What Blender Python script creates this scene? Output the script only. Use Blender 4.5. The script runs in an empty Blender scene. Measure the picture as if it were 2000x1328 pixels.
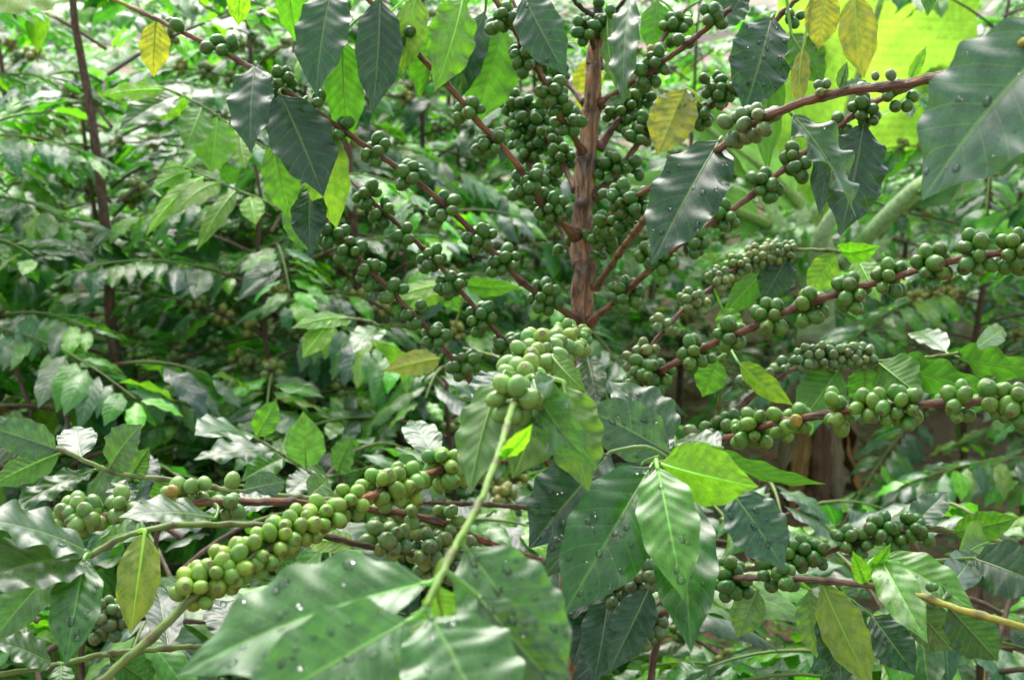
import bpy, math, random
import numpy as np
from mathutils import Vector, Matrix
R = math.radians
random.seed(7); np.random.seed(7)
scene = bpy.context.scene
col = scene.collection

# ------------------------------------------------------------------ camera
CAM_H, PITCH, FPX = 1.15, R(14), 2414.0
cd = bpy.data.cameras.new('camera'); cam = bpy.data.objects.new('camera', cd); col.objects.link(cam)
cam.location = (0, 0, CAM_H); cam.rotation_euler = (math.pi/2 - PITCH, 0, 0)
cd.sensor_width = 36; cd.lens = FPX/2000*36; cd.clip_start = 0.02; cd.clip_end = 500
cd.dof.use_dof = True; cd.dof.focus_distance = 0.84; cd.dof.aperture_fstop = 12.5; cd.dof.aperture_blades = 7
scene.camera = cam
FW = Vector((0, math.cos(PITCH), -math.sin(PITCH))); UP = Vector((0, math.sin(PITCH), math.cos(PITCH))); RT = Vector((1, 0, 0))
CAMP = Vector((0, 0, CAM_H))
def P(x, y, d): return CAMP + d*(FW + RT*((x-1000)/FPX) + UP*((664-y)/FPX))
def proj(p):
    v = p - CAMP; d = v.dot(FW)
    return 1000 + v.dot(RT)/d*FPX, 664 - v.dot(UP)/d*FPX, d

# ------------------------------------------------------------------ light
SUN_EL, SUN_ROT = R(54), R(-15)
w = bpy.data.worlds.new('World'); scene.world = w; w.use_nodes = True
nt = w.node_tree; nt.nodes.clear()
sky = nt.nodes.new('ShaderNodeTexSky'); sky.sky_type = 'NISHITA'; sky.sun_disc = False
sky.sun_elevation = SUN_EL; sky.sun_rotation = SUN_ROT; sky.air_density = 1.0; sky.dust_density = 4.0; sky.ozone_density = 1.0
hs = nt.nodes.new('ShaderNodeHueSaturation'); hs.inputs['Saturation'].default_value = 0.5
bg = nt.nodes.new('ShaderNodeBackground'); bg.inputs[1].default_value = 0.15
wo = nt.nodes.new('ShaderNodeOutputWorld')
nt.links.new(sky.outputs[0], hs.inputs['Color']); nt.links.new(hs.outputs[0], bg.inputs[0]); nt.links.new(bg.outputs[0], wo.inputs[0])
sd = bpy.data.lights.new('sun', 'SUN'); sd.energy = 1.3; sd.angle = R(60); sd.color = (1, .97, .9)
so = bpy.data.objects.new('sun', sd); col.objects.link(so)
# sky's sun_rotation runs clockwise from +Y
sdir = Vector((math.sin(SUN_ROT)*math.cos(SUN_EL), math.cos(SUN_ROT)*math.cos(SUN_EL), math.sin(SUN_EL)))
so.rotation_euler = sdir.to_track_quat('Z', 'Y').to_euler()
vs = scene.view_settings
vs.view_transform = 'Standard'; vs.look = 'None'; vs.gamma = 1; vs.exposure = 1.34
cy = scene.cycles
cy.max_bounces = 7; cy.diffuse_bounces = 4; cy.glossy_bounces = 3; cy.transmission_bounces = 6; cy.transparent_max_bounces = 14
cy.caustics_reflective = False; cy.caustics_refractive = False
cy.use_denoising = True; cy.sample_clamp_indirect = 6

# ------------------------------------------------------------------ node helpers
def newmat(name):
    m = bpy.data.materials.new(name); m.use_nodes = True; n = m.node_tree; n.nodes.clear()
    out = n.nodes.new('ShaderNodeOutputMaterial'); return m, n, out
class N:
    def __init__(s, nt): s.nt = nt
    def node(s, t, **k):
        n = s.nt.nodes.new(t)
        for a, b in k.items(): setattr(n, a, b)
        return n
    def put(s, sock, v):
        if isinstance(v, (int, float)): sock.default_value = v
        elif isinstance(v, (tuple, list)): sock.default_value = v
        else: s.nt.links.new(v, sock)
    def m(s, op, a, b=None, c=None, clamp=False):
        n = s.node('ShaderNodeMath', operation=op, use_clamp=clamp); s.put(n.inputs[0], a)
        if b is not None: s.put(n.inputs[1], b)
        if c is not None: s.put(n.inputs[2], c)
        return n.outputs[0]
    def attr(s, name):
        return s.node('ShaderNodeAttribute', attribute_name=name)
    def mix(s, f, a, b, blend='MIX'):
        n = s.node('ShaderNodeMix', data_type='RGBA', blend_type=blend); s.put(n.inputs[0], f); s.put(n.inputs[6], a); s.put(n.inputs[7], b); return n.outputs[2]
    def noise(s, vec, scale, detail=3, rough=.5):
        n = s.node('ShaderNodeTexNoise'); 
        if vec is not None: s.put(n.inputs['Vector'], vec)
        n.inputs['Scale'].default_value = scale; n.inputs['Detail'].default_value = detail; n.inputs['Roughness'].default_value = rough; return n.outputs[0]
    def ramp(s, f, a, b, lo=0., hi=1.):
        n = s.node('ShaderNodeMapRange', interpolation_type='SMOOTHSTEP'); s.put(n.inputs[0], f)
        n.inputs[1].default_value = a; n.inputs[2].default_value = b; n.inputs[3].default_value = lo; n.inputs[4].default_value = hi; return n.outputs[0]
    def xyz(s, x, y, z):
        n = s.node('ShaderNodeCombineXYZ'); s.put(n.inputs[0], x); s.put(n.inputs[1], y); s.put(n.inputs[2], z); return n.outputs[0]
    def sep(s, v):
        n = s.node('ShaderNodeSeparateXYZ'); s.put(n.inputs[0], v); return n.outputs
    def bump(s, h, st, dist):
        n = s.node('ShaderNodeBump'); n.inputs['Strength'].default_value = st; n.inputs['Distance'].default_value = dist; s.put(n.inputs['Height'], h); return n.outputs[0]
    def bsdf(s, **k):
        n = s.node('ShaderNodeBsdfPrincipled')
        for a, b in k.items(): s.put(n.inputs[a.replace('_', ' ')], b)
        return n.outputs[0]

TRM = (2.6, 3.0, .9, 1)
def leaf_material(name, K, slant, vein_bump, transl, rough_lo=.17, rough_hi=.42, veincol=(.30,.42,.12,1), yellow=(.36,.30,.04,1)):
    m, t, out = newmat(name); n = N(t)
    lv = n.attr('lv'); tn = n.attr('tint'); x, y, z = n.sep(lv.outputs['Vector'])
    av = n.m('ABSOLUTE', y)
    ph = n.m('MULTIPLY', n.m('SUBTRACT', x, n.m('MULTIPLY', av, slant)), n.m('MULTIPLY', n.m('ADD', n.m('MULTIPLY', z, .25), .87), K))
    pp = n.m('PINGPONG', ph, .5)
    lat = n.ramp(pp, 0, .055, 1, 0)
    midr = n.ramp(av, .015, .06, 1, 0)
    veins = n.m('MAXIMUM', n.m('MULTIPLY', lat, .5 if K < 20 else 1.3), midr)
    pv = n.xyz(n.m('MULTIPLY', x, 3.0), y, n.m('MULTIPLY', z, 37.0))
    nz = n.noise(pv, 2.2, 4, .6); nf = n.noise(pv, 22, 3, .6)
    c = n.mix(1.0, tn.outputs['Color'], n.ramp(nz, .25, .75, .72, 1.32), 'MULTIPLY')
    c = n.mix(1.0, c, n.ramp(nf, .3, .7, .86, 1.14), 'MULTIPLY')
    # pale margin beyond the veins and yellowing patches
    al = tn.outputs['Alpha']
    yel = n.m('MULTIPLY', n.ramp(n.m('ADD', nz, n.m('MULTIPLY', nf, .35)), .48, .78, 0, 1), al)
    yel = n.m('MAXIMUM', yel, n.m('MULTIPLY', n.m('SUBTRACT', al, .5), 1.6, clamp=True), clamp=True)
    c = n.mix(yel, c, yellow)
    spots = n.m('MULTIPLY', n.ramp(n.noise(pv, 34, 2, .5), .74, .80, 0, .75), n.ramp(al, .05, .5, .12, 1))
    c = n.mix(spots, c, (.10, .045, .02, 1))
    vc = n.mix(.5, n.mix(1.0, c, (2.2, 2.0, 1.8, 1), 'MULTIPLY'), veincol)
    c = n.mix(n.m('MULTIPLY', veins, .55), c, vc)
    geo = n.node('ShaderNodeNewGeometry')
    back = geo.outputs['Backfacing']
    cb = n.mix(.42, n.mix(1.0, c, (1.5, 1.45, 1.6, 1), 'MULTIPLY'), (.16, .26, .085, 1))
    cc = n.mix(back, c, cb)
    wet = n.ramp(n.noise(pv, 5, 4, .65), .35, .65, rough_lo, rough_hi)
    rg = n.m('ADD', n.m('ADD', wet, n.m('MULTIPLY', back, .22)), n.m('MULTIPLY', nf, .12))
    hgt = n.m('ADD', n.m('MULTIPLY', n.ramp(pp, 0, .5, 0, 1), 1.0), n.m('MULTIPLY', nf, .32))
    hgt = n.m('ADD', hgt, n.m('MULTIPLY', n.ramp(av, 0, .12, -1.0, 0), .8))
    bp = n.bump(hgt, vein_bump, .0016)
    b = n.bsdf(Base_Color=cc, Roughness=rg, IOR=1.5, Normal=bp, Coat_Weight=n.m('MULTIPLY', n.m('SUBTRACT', 1.0, back), .8), Coat_Roughness=.2, Coat_IOR=1.5)
    tr = n.node('ShaderNodeBsdfTranslucent'); n.put(tr.inputs[0], n.mix(1.0, c, (1.7, 1.8, 1.2, 1) if K > 20 else TRM, 'MULTIPLY')); n.put(tr.inputs['Normal'], bp)
    ms = n.node('ShaderNodeMixShader'); ms.inputs[0].default_value = transl; n.put(ms.inputs[1], b); n.put(ms.inputs[2], tr.outputs[0])
    t.links.new(ms.outputs[0], out.inputs[0]); return m
M_LEAF = leaf_material('coffee_leaf', 9.5, .17, .26, .35)
M_BANANA = leaf_material('banana_leaf', 46, .05, .25, .70, .25, .5, (.3,.42,.05,1))

def water_material():
    m, t, out = newmat('water_drop'); n = N(t)
    fr = n.node('ShaderNodeFresnel'); fr.inputs[0].default_value = 1.33
    tr = n.node('ShaderNodeBsdfTransparent'); tr.inputs[0].default_value = (1, 1, 1, 1)
    gl = n.node('ShaderNodeBsdfGlossy'); gl.inputs['Roughness'].default_value = .12
    ms = n.node('ShaderNodeMixShader'); n.put(ms.inputs[0], fr.outputs[0]); n.put(ms.inputs[1], tr.outputs[0]); n.put(ms.inputs[2], gl.outputs[0]); t.links.new(ms.outputs[0], out.inputs[0]); return m
M_WATER = water_material()

def berry_material():
    m, t, out = newmat('coffee_cherry_skin'); n = N(t)
    lv = n.attr('lv'); tn = n.attr('tint'); x, y, z = n.sep(lv.outputs['Vector'])   # x: -1 stalk .. 1 navel, y angle, z random
    geo = n.node('ShaderNodeNewGeometry'); nz = n.noise(geo.outputs['Position'], 140, 3, .6); nf = n.noise(geo.outputs['Position'], 900, 2, .5)
    c = n.mix(1.0, tn.outputs['Color'], n.ramp(nz, .3, .7, .8, 1.22), 'MULTIPLY')
    c = n.mix(n.ramp(nf, .62, .75, 0, .25), c, (.30, .36, .16, 1))
    rust = n.m('MULTIPLY', n.ramp(x, .72, .99, 0, .5), n.ramp(nz, .35, .65, .25, 1)); c = n.mix(rust, c, (.22, .15, .06, 1))
    ring = n.m('MULTIPLY', n.ramp(x, .935, .955, 0, 1), n.ramp(x, .975, .985, 1, 0)); c = n.mix(n.m('MULTIPLY', ring, .75), c, (.07, .04, .02, 1))
    dot = n.ramp(x, .994, .997, 0, .9); c = n.mix(dot, c, (.045, .025, .015, 1))
    rg = n.ramp(n.noise(geo.outputs['Position'], 60, 3, .6), .35, .65, .22, .42)
    bp = n.bump(n.m('ADD', n.m('MULTIPLY', nf, .3), n.m('MULTIPLY', ring, -1.2)), .3, .0006)
    b = n.bsdf(Base_Color=c, Roughness=rg, IOR=1.45, Normal=bp, Subsurface_Weight=.12, Subsurface_Radius=(.5, 1, .2), Subsurface_Scale=.003, Coat_Weight=.25, Coat_Roughness=.1)
    t.links.new(b, out.inputs[0]); return m
M_BERRY = berry_material()

def bark_material(name, fib, strength):
    m, t, out = newmat(name); n = N(t)
    lv = n.attr('lv'); tn = n.attr('tint'); x, y, z = n.sep(lv.outputs['Vector'])   # x metres along, y angle/2pi, z random
    cx = n.m('MULTIPLY', n.m('COSINE', n.m('MULTIPLY', y, 6.2832)), 1.0); sx = n.m('SINE', n.m('MULTIPLY', y, 6.2832))
    v = n.xyz(cx, sx, n.m('ADD', n.m('MULTIPLY', x, 22.0), n.m('MULTIPLY', z, 30)))
    streak = n.noise(v, fib, 5, .7); blot = n.noise(n.xyz(cx, sx, n.m('ADD', n.m('MULTIPLY', x, 70.0), n.m('MULTIPLY', z, 30))), 1.3, 4, .65)
    al = tn.outputs['Alpha']       # 1 = bark, 0 = smooth green stem
    c1 = n.mix(n.ramp(streak, .36, .64), n.mix(1.0, tn.outputs['Color'], (.35, .3, .3, 1), 'MULTIPLY'), n.mix(1.0, tn.outputs['Color'], (2.0, 1.9, 1.9, 1), 'MULTIPLY'))
    c1 = n.mix(n.ramp(blot, .50, .66, 0, .7), c1, n.mix(1.0, tn.outputs['Color'], (1.7, 1.1, .6, 1), 'MULTIPLY'))
    c1 = n.mix(n.ramp(blot, .30, .42, .75, 0), c1, (.02, .013, .01, 1))
    c2 = n.mix(1.0, tn.outputs['Color'], n.ramp(blot, .3, .7, .7, 1.3), 'MULTIPLY')
    c = n.mix(al, c2, c1)
    lich = n.noise(n.xyz(cx, sx, n.m('ADD', n.m('MULTIPLY', x, 40.0), 7.0)), 1.7, 5, .7)
    c = n.mix(n.m('MULTIPLY', n.ramp(lich, .53, .66, 0, .75), al), c, (.27, .25, .21, 1))
    bp = n.bump(n.m('MULTIPLY', n.m('ADD', streak, n.m('MULTIPLY', blot, .5)), n.m('ADD', n.m('MULTIPLY', al, .9), .1)), strength, .0022)
    b = n.bsdf(Base_Color=c, Roughness=n.ramp(blot, .3, .7, .3, .7), Normal=bp, IOR=1.45)
    t.links.new(b, out.inputs[0]); return m
M_TRUNK = bark_material('coffee_trunk_bark', 2.6, .9)
M_TWIG = bark_material('coffee_branch_bark', 2.6, .8)

def soil_material():
    m, t, out = newmat('soil'); n = N(t); geo = n.node('ShaderNodeNewGeometry'); p = geo.outputs['Position']
    a = n.noise(p, 3, 6, .65); b_ = n.noise(p, 28, 5, .7); vo = n.node('ShaderNodeTexVoronoi'); n.put(vo.inputs['Vector'], p); vo.inputs['Scale'].default_value = 45
    c = n.mix(n.ramp(a, .3, .7), (.13, .060, .040, 1), (.25, .13, .09, 1)); c = n.mix(n.ramp(b_, .35, .75, 0, .8), c, (.34, .21, .15, 1))
    c = n.mix(n.ramp(b_, .25, .4, .8, 0), c, (.025, .014, .01, 1))
    bp = n.bump(n.m('ADD', b_, n.m('MULTIPLY', vo.outputs[0], .6)), .9, .03)
    t.links.new(n.bsdf(Base_Color=c, Roughness=.75, Normal=bp), out.inputs[0]); return m
M_SOIL = soil_material()
def dry_material():
    m, t, out = newmat('dry_leaf'); n = N(t); lv = n.attr('lv'); tn = n.attr('tint'); x, y, z = n.sep(lv.outputs['Vector'])
    v = n.xyz(n.m('MULTIPLY', x, 2.5), n.m('MULTIPLY', y, 5.0), n.m('MULTIPLY', z, 40)); a = n.noise(v, 2.5, 5, .65)
    c = n.mix(n.ramp(a, .3, .7), n.mix(1.0, tn.outputs['Color'], (.35, .3, .3, 1), 'MULTIPLY'), n.mix(1.0, tn.outputs['Color'], (1.6, 1.6, 1.6, 1), 'MULTIPLY'))
    t.links.new(n.bsdf(Base_Color=c, Roughness=.55, Normal=n.bump(a, .6, .004)), out.inputs[0]); return m
M_DRY = dry_material()

# ------------------------------------------------------------------ mesh builder
class MB:
    def __init__(s): s.v = []; s.f = []; s.lv = []; s.tn = []; s.mi = []
    def add(s, verts, faces, lv, tint, mi=0):
        o = len(s.v); s.v.extend(verts); s.f.extend([tuple(i+o for i in f) for f in faces]); s.mi.extend([mi]*len(faces)); s.lv.extend(lv)
        if isinstance(tint[0], (tuple, list)): s.tn.extend(tint)
        else: s.tn.extend([tint]*len(verts))
    def mesh(s, name, mats, origin=None):
        me = bpy.data.meshes.new(name); V = s.v
        if origin is not None: V = [(a[0]-origin[0], a[1]-origin[1], a[2]-origin[2]) for a in V]
        me.from_pydata([tuple(a) for a in V], [], s.f)
        a = me.attributes.new('lv', 'FLOAT_VECTOR', 'POINT'); a.data.foreach_set('vector', np.array(s.lv, dtype=np.float32).ravel())
        a = me.attributes.new('tint', 'FLOAT_COLOR', 'POINT'); a.data.foreach_set('color', np.array(s.tn, dtype=np.float32).ravel())
        me.polygons.foreach_set('use_smooth', [True]*len(s.f))
        for m in (mats if isinstance(mats, (list, tuple)) else [mats]): me.materials.append(m)
        me.polygons.foreach_set('material_index', s.mi); me.update(); return me
    def build(s, name, mats, parent=None, origin=None):
        if origin is None and s.v: origin = tuple(np.mean(np.array([tuple(a) for a in s.v]), axis=0))
        o = bpy.data.objects.new(name, s.mesh(name, mats, origin)); col.objects.link(o)
        put(o, Vector(origin), parent); return o
WORLD = {}
def put(o, wpos, parent):
    WORLD[o.name] = wpos.copy()
    if parent is not None: o.parent = parent; o.location = wpos - WORLD[parent.name]
    else: o.location = wpos
def empty(name, loc):
    o = bpy.data.objects.new(name, None); o.empty_display_size = .05; col.objects.link(o); put(o, Vector(loc), None); return o
def tag(o, label=None, cat=None, group=None, kind=None):
    if label: o['label'] = label
    if cat: o['category'] = cat
    if group: o['group'] = group
    if kind: o['kind'] = kind
    return o

def catmull(pts, per=6):
    pts = [Vector(p) for p in pts]; q = [pts[0]*2-pts[1]] + pts + [pts[-1]*2-pts[-2]]; out = []
    for i in range(1, len(q)-2):
        a, b, c, d = q[i-1], q[i], q[i+1], q[i+2]
        for k in range(per):
            t = k/per; out.append(.5*((2*b)+(c-a)*t+(2*a-5*b+4*c-d)*t*t+(3*b-a-3*c+d)*t**3))
    out.append(pts[-1]); return out
def tube(mb, pts, radii, tints, sides=8, cap=True, wob=0., rnd=None):
    """tube through pts; radii/tints: lists of the same length or callables of t"""
    n = len(pts); rnd = random.random() if rnd is None else rnd
    V = []; LV = []; T = []; F = []; acc = 0; up = Vector((.13, .2, 1)).normalized(); prev = None
    for i, p in enumerate(pts):
        t = (pts[min(i+1, n-1)]-pts[max(i-1, 0)]).normalized()
        if prev is None: s = t.cross(up if abs(t.dot(up)) < .9 else Vector((1, 0, 0))).normalized()
        else: s = (prev - t*prev.dot(t)).normalized()
        prev = s; u = t.cross(s); r = radii(i/(n-1)) if callable(radii) else radii[i]; tt = tints(i/(n-1)) if callable(tints) else tints[i] if isinstance(tints, list) else tints
        if i: acc += (pts[i]-pts[i-1]).length
        for k in range(sides):
            a = 2*math.pi*k/sides; rr = r*(1+wob*math.sin(a*3+i*.7+rnd*9)+wob*math.sin(a*2-i*.4))
            V.append(p + s*math.cos(a)*rr + u*math.sin(a)*rr); LV.append((acc, k/sides, rnd)); T.append(tt)
    for i in range(n-1):
        for k in range(sides):
            a = i*sides+k; b = i*sides+(k+1) % sides; F.append((a, b, b+sides, a+sides))
    if cap: F.append(tuple(range(sides))[::-1]); F.append(tuple((n-1)*sides+k for k in range(sides)))
    mb.add(V, F, LV, T)

# ------------------------------------------------------------------ leaf
_PR = [(0, .02), (.03, .03), (.07, .24), (.14, .58), (.24, .86), (.36, .98), (.46, 1.0), (.58, .96), (.70, .82), (.80, .57), (.87, .34), (.92, .19), (.96, .09), (1, 0.0)]
_x = np.linspace(0, 1, 401); _y = np.interp(_x, [a for a, b in _PR], [b for a, b in _PR]); _k = np.hanning(31); _k /= _k.sum()
_y = np.convolve(np.pad(_y, 15, mode='edge'), _k, 'valid'); _y[0] = .02; _y[-1] = 0; _y = _y.tolist()
def prof(u): return _y[int(max(0, min(1, u))*400)]
def leaf(mb, B, T, width, nrm, tint, nu=12, nv=2, arch=.10, wave=.05, fold=.18, sag=None, quilt=0., twist=0., petiole=None, rib=False, drops=0, wavek=None, curl=0.):
    B = Vector(B); T = Vector(T); L = (T-B).length; t0 = (T-B).normalized()
    nrm = Vector(nrm); nrm = (nrm - t0*nrm.dot(t0)); nrm = nrm.normalized() if nrm.length > 1e-6 else t0.orthogonal()
    M = (B+T)/2 + nrm*arch*L
    if sag is not None: M += Vector(sag)*L
    rnd = random.random(); kk = wavek or random.uniform(3.4, 5.2); p1, p2 = random.uniform(0, 6.28), random.uniform(0, 6.28)
    hw = width/2; V = []; LV = []; cent = []
    def frame(u):
        c = B*(1-u)**2 + M*2*u*(1-u) + T*u*u
        t = ((M-B)*(1-u) + (T-M)*u).normalized(); n = (nrm - t*nrm.dot(t)).normalized()
        if twist: n = (Matrix.Rotation(twist*(u-.3), 3, t) @ n)
        return c, t, n, t.cross(n)
    def point(u, v):
        c, t, n, s = frame(u); w_ = prof(u)*hw; av = abs(v); ph = p1 if v > 0 else p2
        h = fold*av*w_*(1.2-u*.5) - .22*fold*av*av*w_*2
        h += wave*hw*2*av**1.8*math.sin(6.283*kk*u+ph)*min(1, prof(u)*1.5)
        h -= curl*av**2*w_
        if quilt: h += quilt*hw*math.sin(math.pi*9.5*(u-.17*av))**2*(1-av**2)*min(1, av*4)*prof(u)*.7
        edge = 1+.035*math.sin(6.283*kk*u*1.0+ph+1.2)*av
        return c + s*(w_*v*edge) + n*h + t*(-abs(h)*.1)
    us = [i/nu for i in range(nu+1)]
    us = [u**.92 for u in us]
    for u in us:
        for j in range(-nv, nv+1):
            v = j/nv; V.append(point(u, v)); LV.append((u, v, rnd))
    m_ = 2*nv+1; F = [(i*m_+j, (i+1)*m_+j, (i+1)*m_+j+1, i*m_+j+1) for i in range(nu) for j in range(m_-1)]
    # winding: normal should follow +n
    mb.add(V, [f[::-1] for f in F], LV, tint)
    if rib:
        pts = [frame(i/14)[0] - frame(i/14)[2]*.0004 for i in range(14)]
        yy = (tint[0]*1.3+.08, tint[1]*1.2+.11, tint[2]*1.2+.03, 0)
        tube(mb, pts, lambda t: .0008*(1-t)+.0002, yy, 6, False); o = len(mb.f)
        mb.lv[-14*6:] = [(.5, .0, rnd)]*(14*6)
    if petiole is not None:
        q = Vector(petiole); mid = (q+B)/2 + (t0*-.15 + nrm*.1)*(q-B).length
        yy = (tint[0]*1.2+.06, tint[1]*1.1+.08, tint[2]*1.2+.02, 0)
        pts = catmull([q, mid, B, frame(.05)[0]], 3); n0 = len(mb.lv)
        tube(mb, pts, .0012 if False else (lambda t: .0014-.0003*t), yy, 6, True); mb.lv[n0:] = [(.5, 0., rnd)]*(len(mb.lv)-n0)
    for _ in range(drops):
        u = random.uniform(.08, .9); v = random.uniform(-.85, .85); c = point(u, v); _, t, n, s = frame(u)
        e = .01; du = point(u+e, v)-c; dv = point(u, min(1, v+.02))-c; nn = du.cross(dv)
        if nn.length < 1e-12: continue
        nn.normalize(); 
        if nn.dot(n) < 0: nn = -nn
        a1 = du.normalized(); a2 = nn.cross(a1)
        r = random.choice((.0004, .0005, .0007, .0009, .0012, .0017))*random.uniform(.8, 1.2); el = random.uniform(1, 1.6); hh = random.uniform(.35, .5)
        ir = random.uniform(0, 6.28); VV = []; k = 8
        for ring, (rr, zz) in enumerate(((1, -.12), (.85, .45), (.5, .85))):
            for q in range(k):
                a = 6.283*q/k; wob = 1+.18*math.sin(2*a+ir); VV.append(c + a1*(math.cos(a)*r*rr*el*wob) + a2*(math.sin(a)*r*rr*wob) + nn*(zz*r*hh*1.4))
        VV.append(c + nn*(r*hh*1.4)); FF = []
        for ring in range(2):
            for q in range(k): FF.append((ring*k+q, ring*k+(q+1) % k, (ring+1)*k+(q+1) % k, (ring+1)*k+q))
        for q in range(k): FF.append((2*k+q, 2*k+(q+1) % k, 3*k))
        FF.append(tuple(range(k))[::-1])
        mb.add(VV, FF, [(0, 0, 0)]*len(VV), (1, 1, 1, 0), 1)

# ------------------------------------------------------------------ berries
def berry(mb, c, axis, r, tint, seg=12, ring=8, el=1.18):
    axis = Vector(axis).normalized(); s = axis.orthogonal().normalized(); u = axis.cross(s); V = []; LV = []; rnd = random.random(); F = []
    c = Vector(c)
    cs = [-1] + [-math.cos(math.pi*i/ring) for i in range(1, ring)] + [1]
    # finer rings near the navel
    cs = [-math.cos(math.pi*i/ring) for i in range(1, ring)]
    if seg >= 12: cs += [.955, .975, .995]; cs = sorted(set(round(q, 4) for q in cs))
    V.append(c - axis*r*el); LV.append((-1, 0, rnd))
    for q in cs:
        sn = math.sqrt(1-q*q); z = q*el
        if q > .97: z -= .035
        for k in range(seg):
            a = 6.2832*k/seg; rad = sn*r*(1+.012*math.cos(2*a)); V.append(c + axis*z*r + s*math.cos(a)*rad + u*math.sin(a)*rad); LV.append((q, k/seg, rnd))
    V.append(c + axis*r*(el-.045)); LV.append((1, 0, rnd)); nr = len(cs)
    for k in range(seg): F.append((0, 1+(k+1) % seg, 1+k))
    for i in range(nr-1):
        for k in range(seg): a = 1+i*seg+k; b = 1+i*seg+(k+1) % seg; F.append((a, b, b+seg, a+seg))
    o = 1+(nr-1)*seg; e = len(V)-1
    for k in range(seg): F.append((o+k, o+(k+1) % seg, e))
    mb.add(V, F, LV, tint)
def pack(c, t, n, r, rb, spread=1.0, rng=None):
    """n berry centres packed round the axis (c, t)"""
    rng = rng or np.random; t = np.array(t); c = np.array(c)
    up = np.array((0, 0, 1.)); s = np.cross(t, up); s /= np.linalg.norm(s)+1e-9; u = np.cross(s, t)
    lay = 1 if n <= 9 else 2
    a = rng.uniform(0, 6.283, n); h = rng.uniform(-1, 1, n)*r*1.1*spread*(1+.03*n); rad = (rb+r*rng.uniform(1.0, 1.5, n))
    if lay == 2: rad += r*rng.uniform(0, 1.3, n)
    X = np.outer(np.cos(a)*rad, s)+np.outer(np.sin(a)*rad, u)+np.outer(h, t)
    for it in range(60):
        D = X[:, None]-X[None]; dist = np.linalg.norm(D, axis=2)+np.eye(n)*9+1e-9
        ov = np.clip(r*1.93-dist, 0, None); X += (D/dist[..., None]*ov[..., None]).sum(1)*.35
        ax = X@t; rv = X-np.outer(ax, t); rr = np.linalg.norm(rv, axis=1)+1e-9; need = np.clip(rb+r*.97-rr, 0, None); X += rv/rr[:, None]*need[:, None]
        X -= rv/rr[:, None]*np.clip(rr-(rb+r*1.0), 0, None)[:, None]*.06; X -= np.outer(ax, t)*.03
    out = []
    for x in X:
        rv = x-t*(x@t)*.4; out.append((Vector(c+x), Vector(rv).normalized()))
    return out

# ------------------------------------------------------------------ tints
DARK = (.014, .052, .018, 0); DARK2 = (.018, .066, .024, 0); MID = (.032, .112, .014, 0); GREEN = (.055, .172, .014, 0); FRESH = (.09, .24, .014, 0)
LIME = (.16, .34, .015, .0); YG = (.09, .23, .018, .22); YEL = (.17, .21, .02, .62); PALE = (.085, .18, .05, 0); SHEEN = (.05, .12, .045, 0); FGL = (.07, .195, .055, 0)  # SHEEN, FGL: paled leaf greens, sky sheen put into the colour
BROWN = (.17, .085, .055, 1); DBROWN = (.045, .022, .018, 1); GSTEM = (.16, .25, .05, 0); YSTEM = (.36, .36, .05, 0)
def jit(t, a=.12):
    k = random.uniform(1-a, 1+a); return (t[0]*k*random.uniform(.93, 1.07), t[1]*k, t[2]*k*random.uniform(.9, 1.1), t[3])
# ================================================================== ground
g = MB(); S = 90; xs = np.concatenate([np.linspace(-60, -6, 12), np.linspace(-5.5, 5.5, 70), np.linspace(6, 60, 12)]); ys = np.concatenate([np.linspace(-20, -.5, 10), np.linspace(0, 11, 80), np.linspace(12, 120, 16)])
def gh(x, y): return .03*math.sin(x*2.1+y)*math.cos(y*1.7-x*.6)+.015*math.sin(x*7.3)*math.sin(y*6.1)+.008*math.sin(x*17+y*11)
V = [(x, y, gh(x, y)) for y in ys for x in xs]; nx = len(xs)
F = [(j*nx+i, j*nx+i+1, (j+1)*nx+i+1, (j+1)*nx+i) for j in range(len(ys)-1) for i in range(nx-1)]
g.add(V, F, [(0, 0, 0)]*len(V), (1, 1, 1, 1)); tag(g.build('ground', M_SOIL, None, (0, 0, 0)), kind='structure')
# fallen leaves and low weeds: uncountable
lit = MB()
for _ in range(1500):
    y = random.uniform(1.0, 6.5); x = random.uniform(-.6*y-.3, .6*y+.3); a = random.uniform(0, 6.283); L = random.uniform(.04, .13)
    z = gh(x, y)+random.uniform(.004, .02); B = Vector((x, y, z)); T = B+Vector((math.cos(a), math.sin(a), random.uniform(-.1, .3)))*L
    t = random.choice(((.20, .10, .05, 1), (.30, .17, .10, 1), (.10, .05, .03, 1), (.34, .24, .15, 1), (.26, .11, .04, 1)))
    leaf(lit, B, T, L*.42, (random.uniform(-.5, .5), random.uniform(-.5, .5), 1), jit(t), 6, 2, random.uniform(-.1, .25), .1, .5, curl=random.uniform(0, 1.5))
tag(lit.build('leaf_litter', M_DRY, None, (0, 3, 0)), kind='stuff')
wd = MB()
for _ in range(620):
    y = random.uniform(1.9, 7.5); x = random.uniform(-.55*y-.3, .55*y+.3)
    if math.sin(x*2.3+1)*math.cos(y*1.9) < -.25 and random.random() < .8: continue
    c = Vector((x, y, gh(x, y))); k = random.randint(3, 7)
    if random.random() < .5:
        for q in range(k):
            a = random.uniform(0, 6.283); L = random.uniform(.06, .2); d = Vector((math.cos(a), math.sin(a), 0))
            leaf(wd, c, c+d*L*.7+Vector((0, 0, L*.7)), .006, d*-1+Vector((0, 0, 1)), jit((.07, .17, .03, 0), .3), 5, 1, .2, 0)
    else:
        hgt = random.uniform(.03, .16)
        for q in range(k):
            a = q*2.4; L = random.uniform(.02, .05); d = Vector((math.cos(a), math.sin(a), .1)); b = c+Vector((0, 0, hgt*(q+1)/k))
            leaf(wd, b, b+d*L, L*.6, (0, 0, 1), jit((.05, .15, .03, 0), .3), 5, 1, .1, .05)
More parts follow.
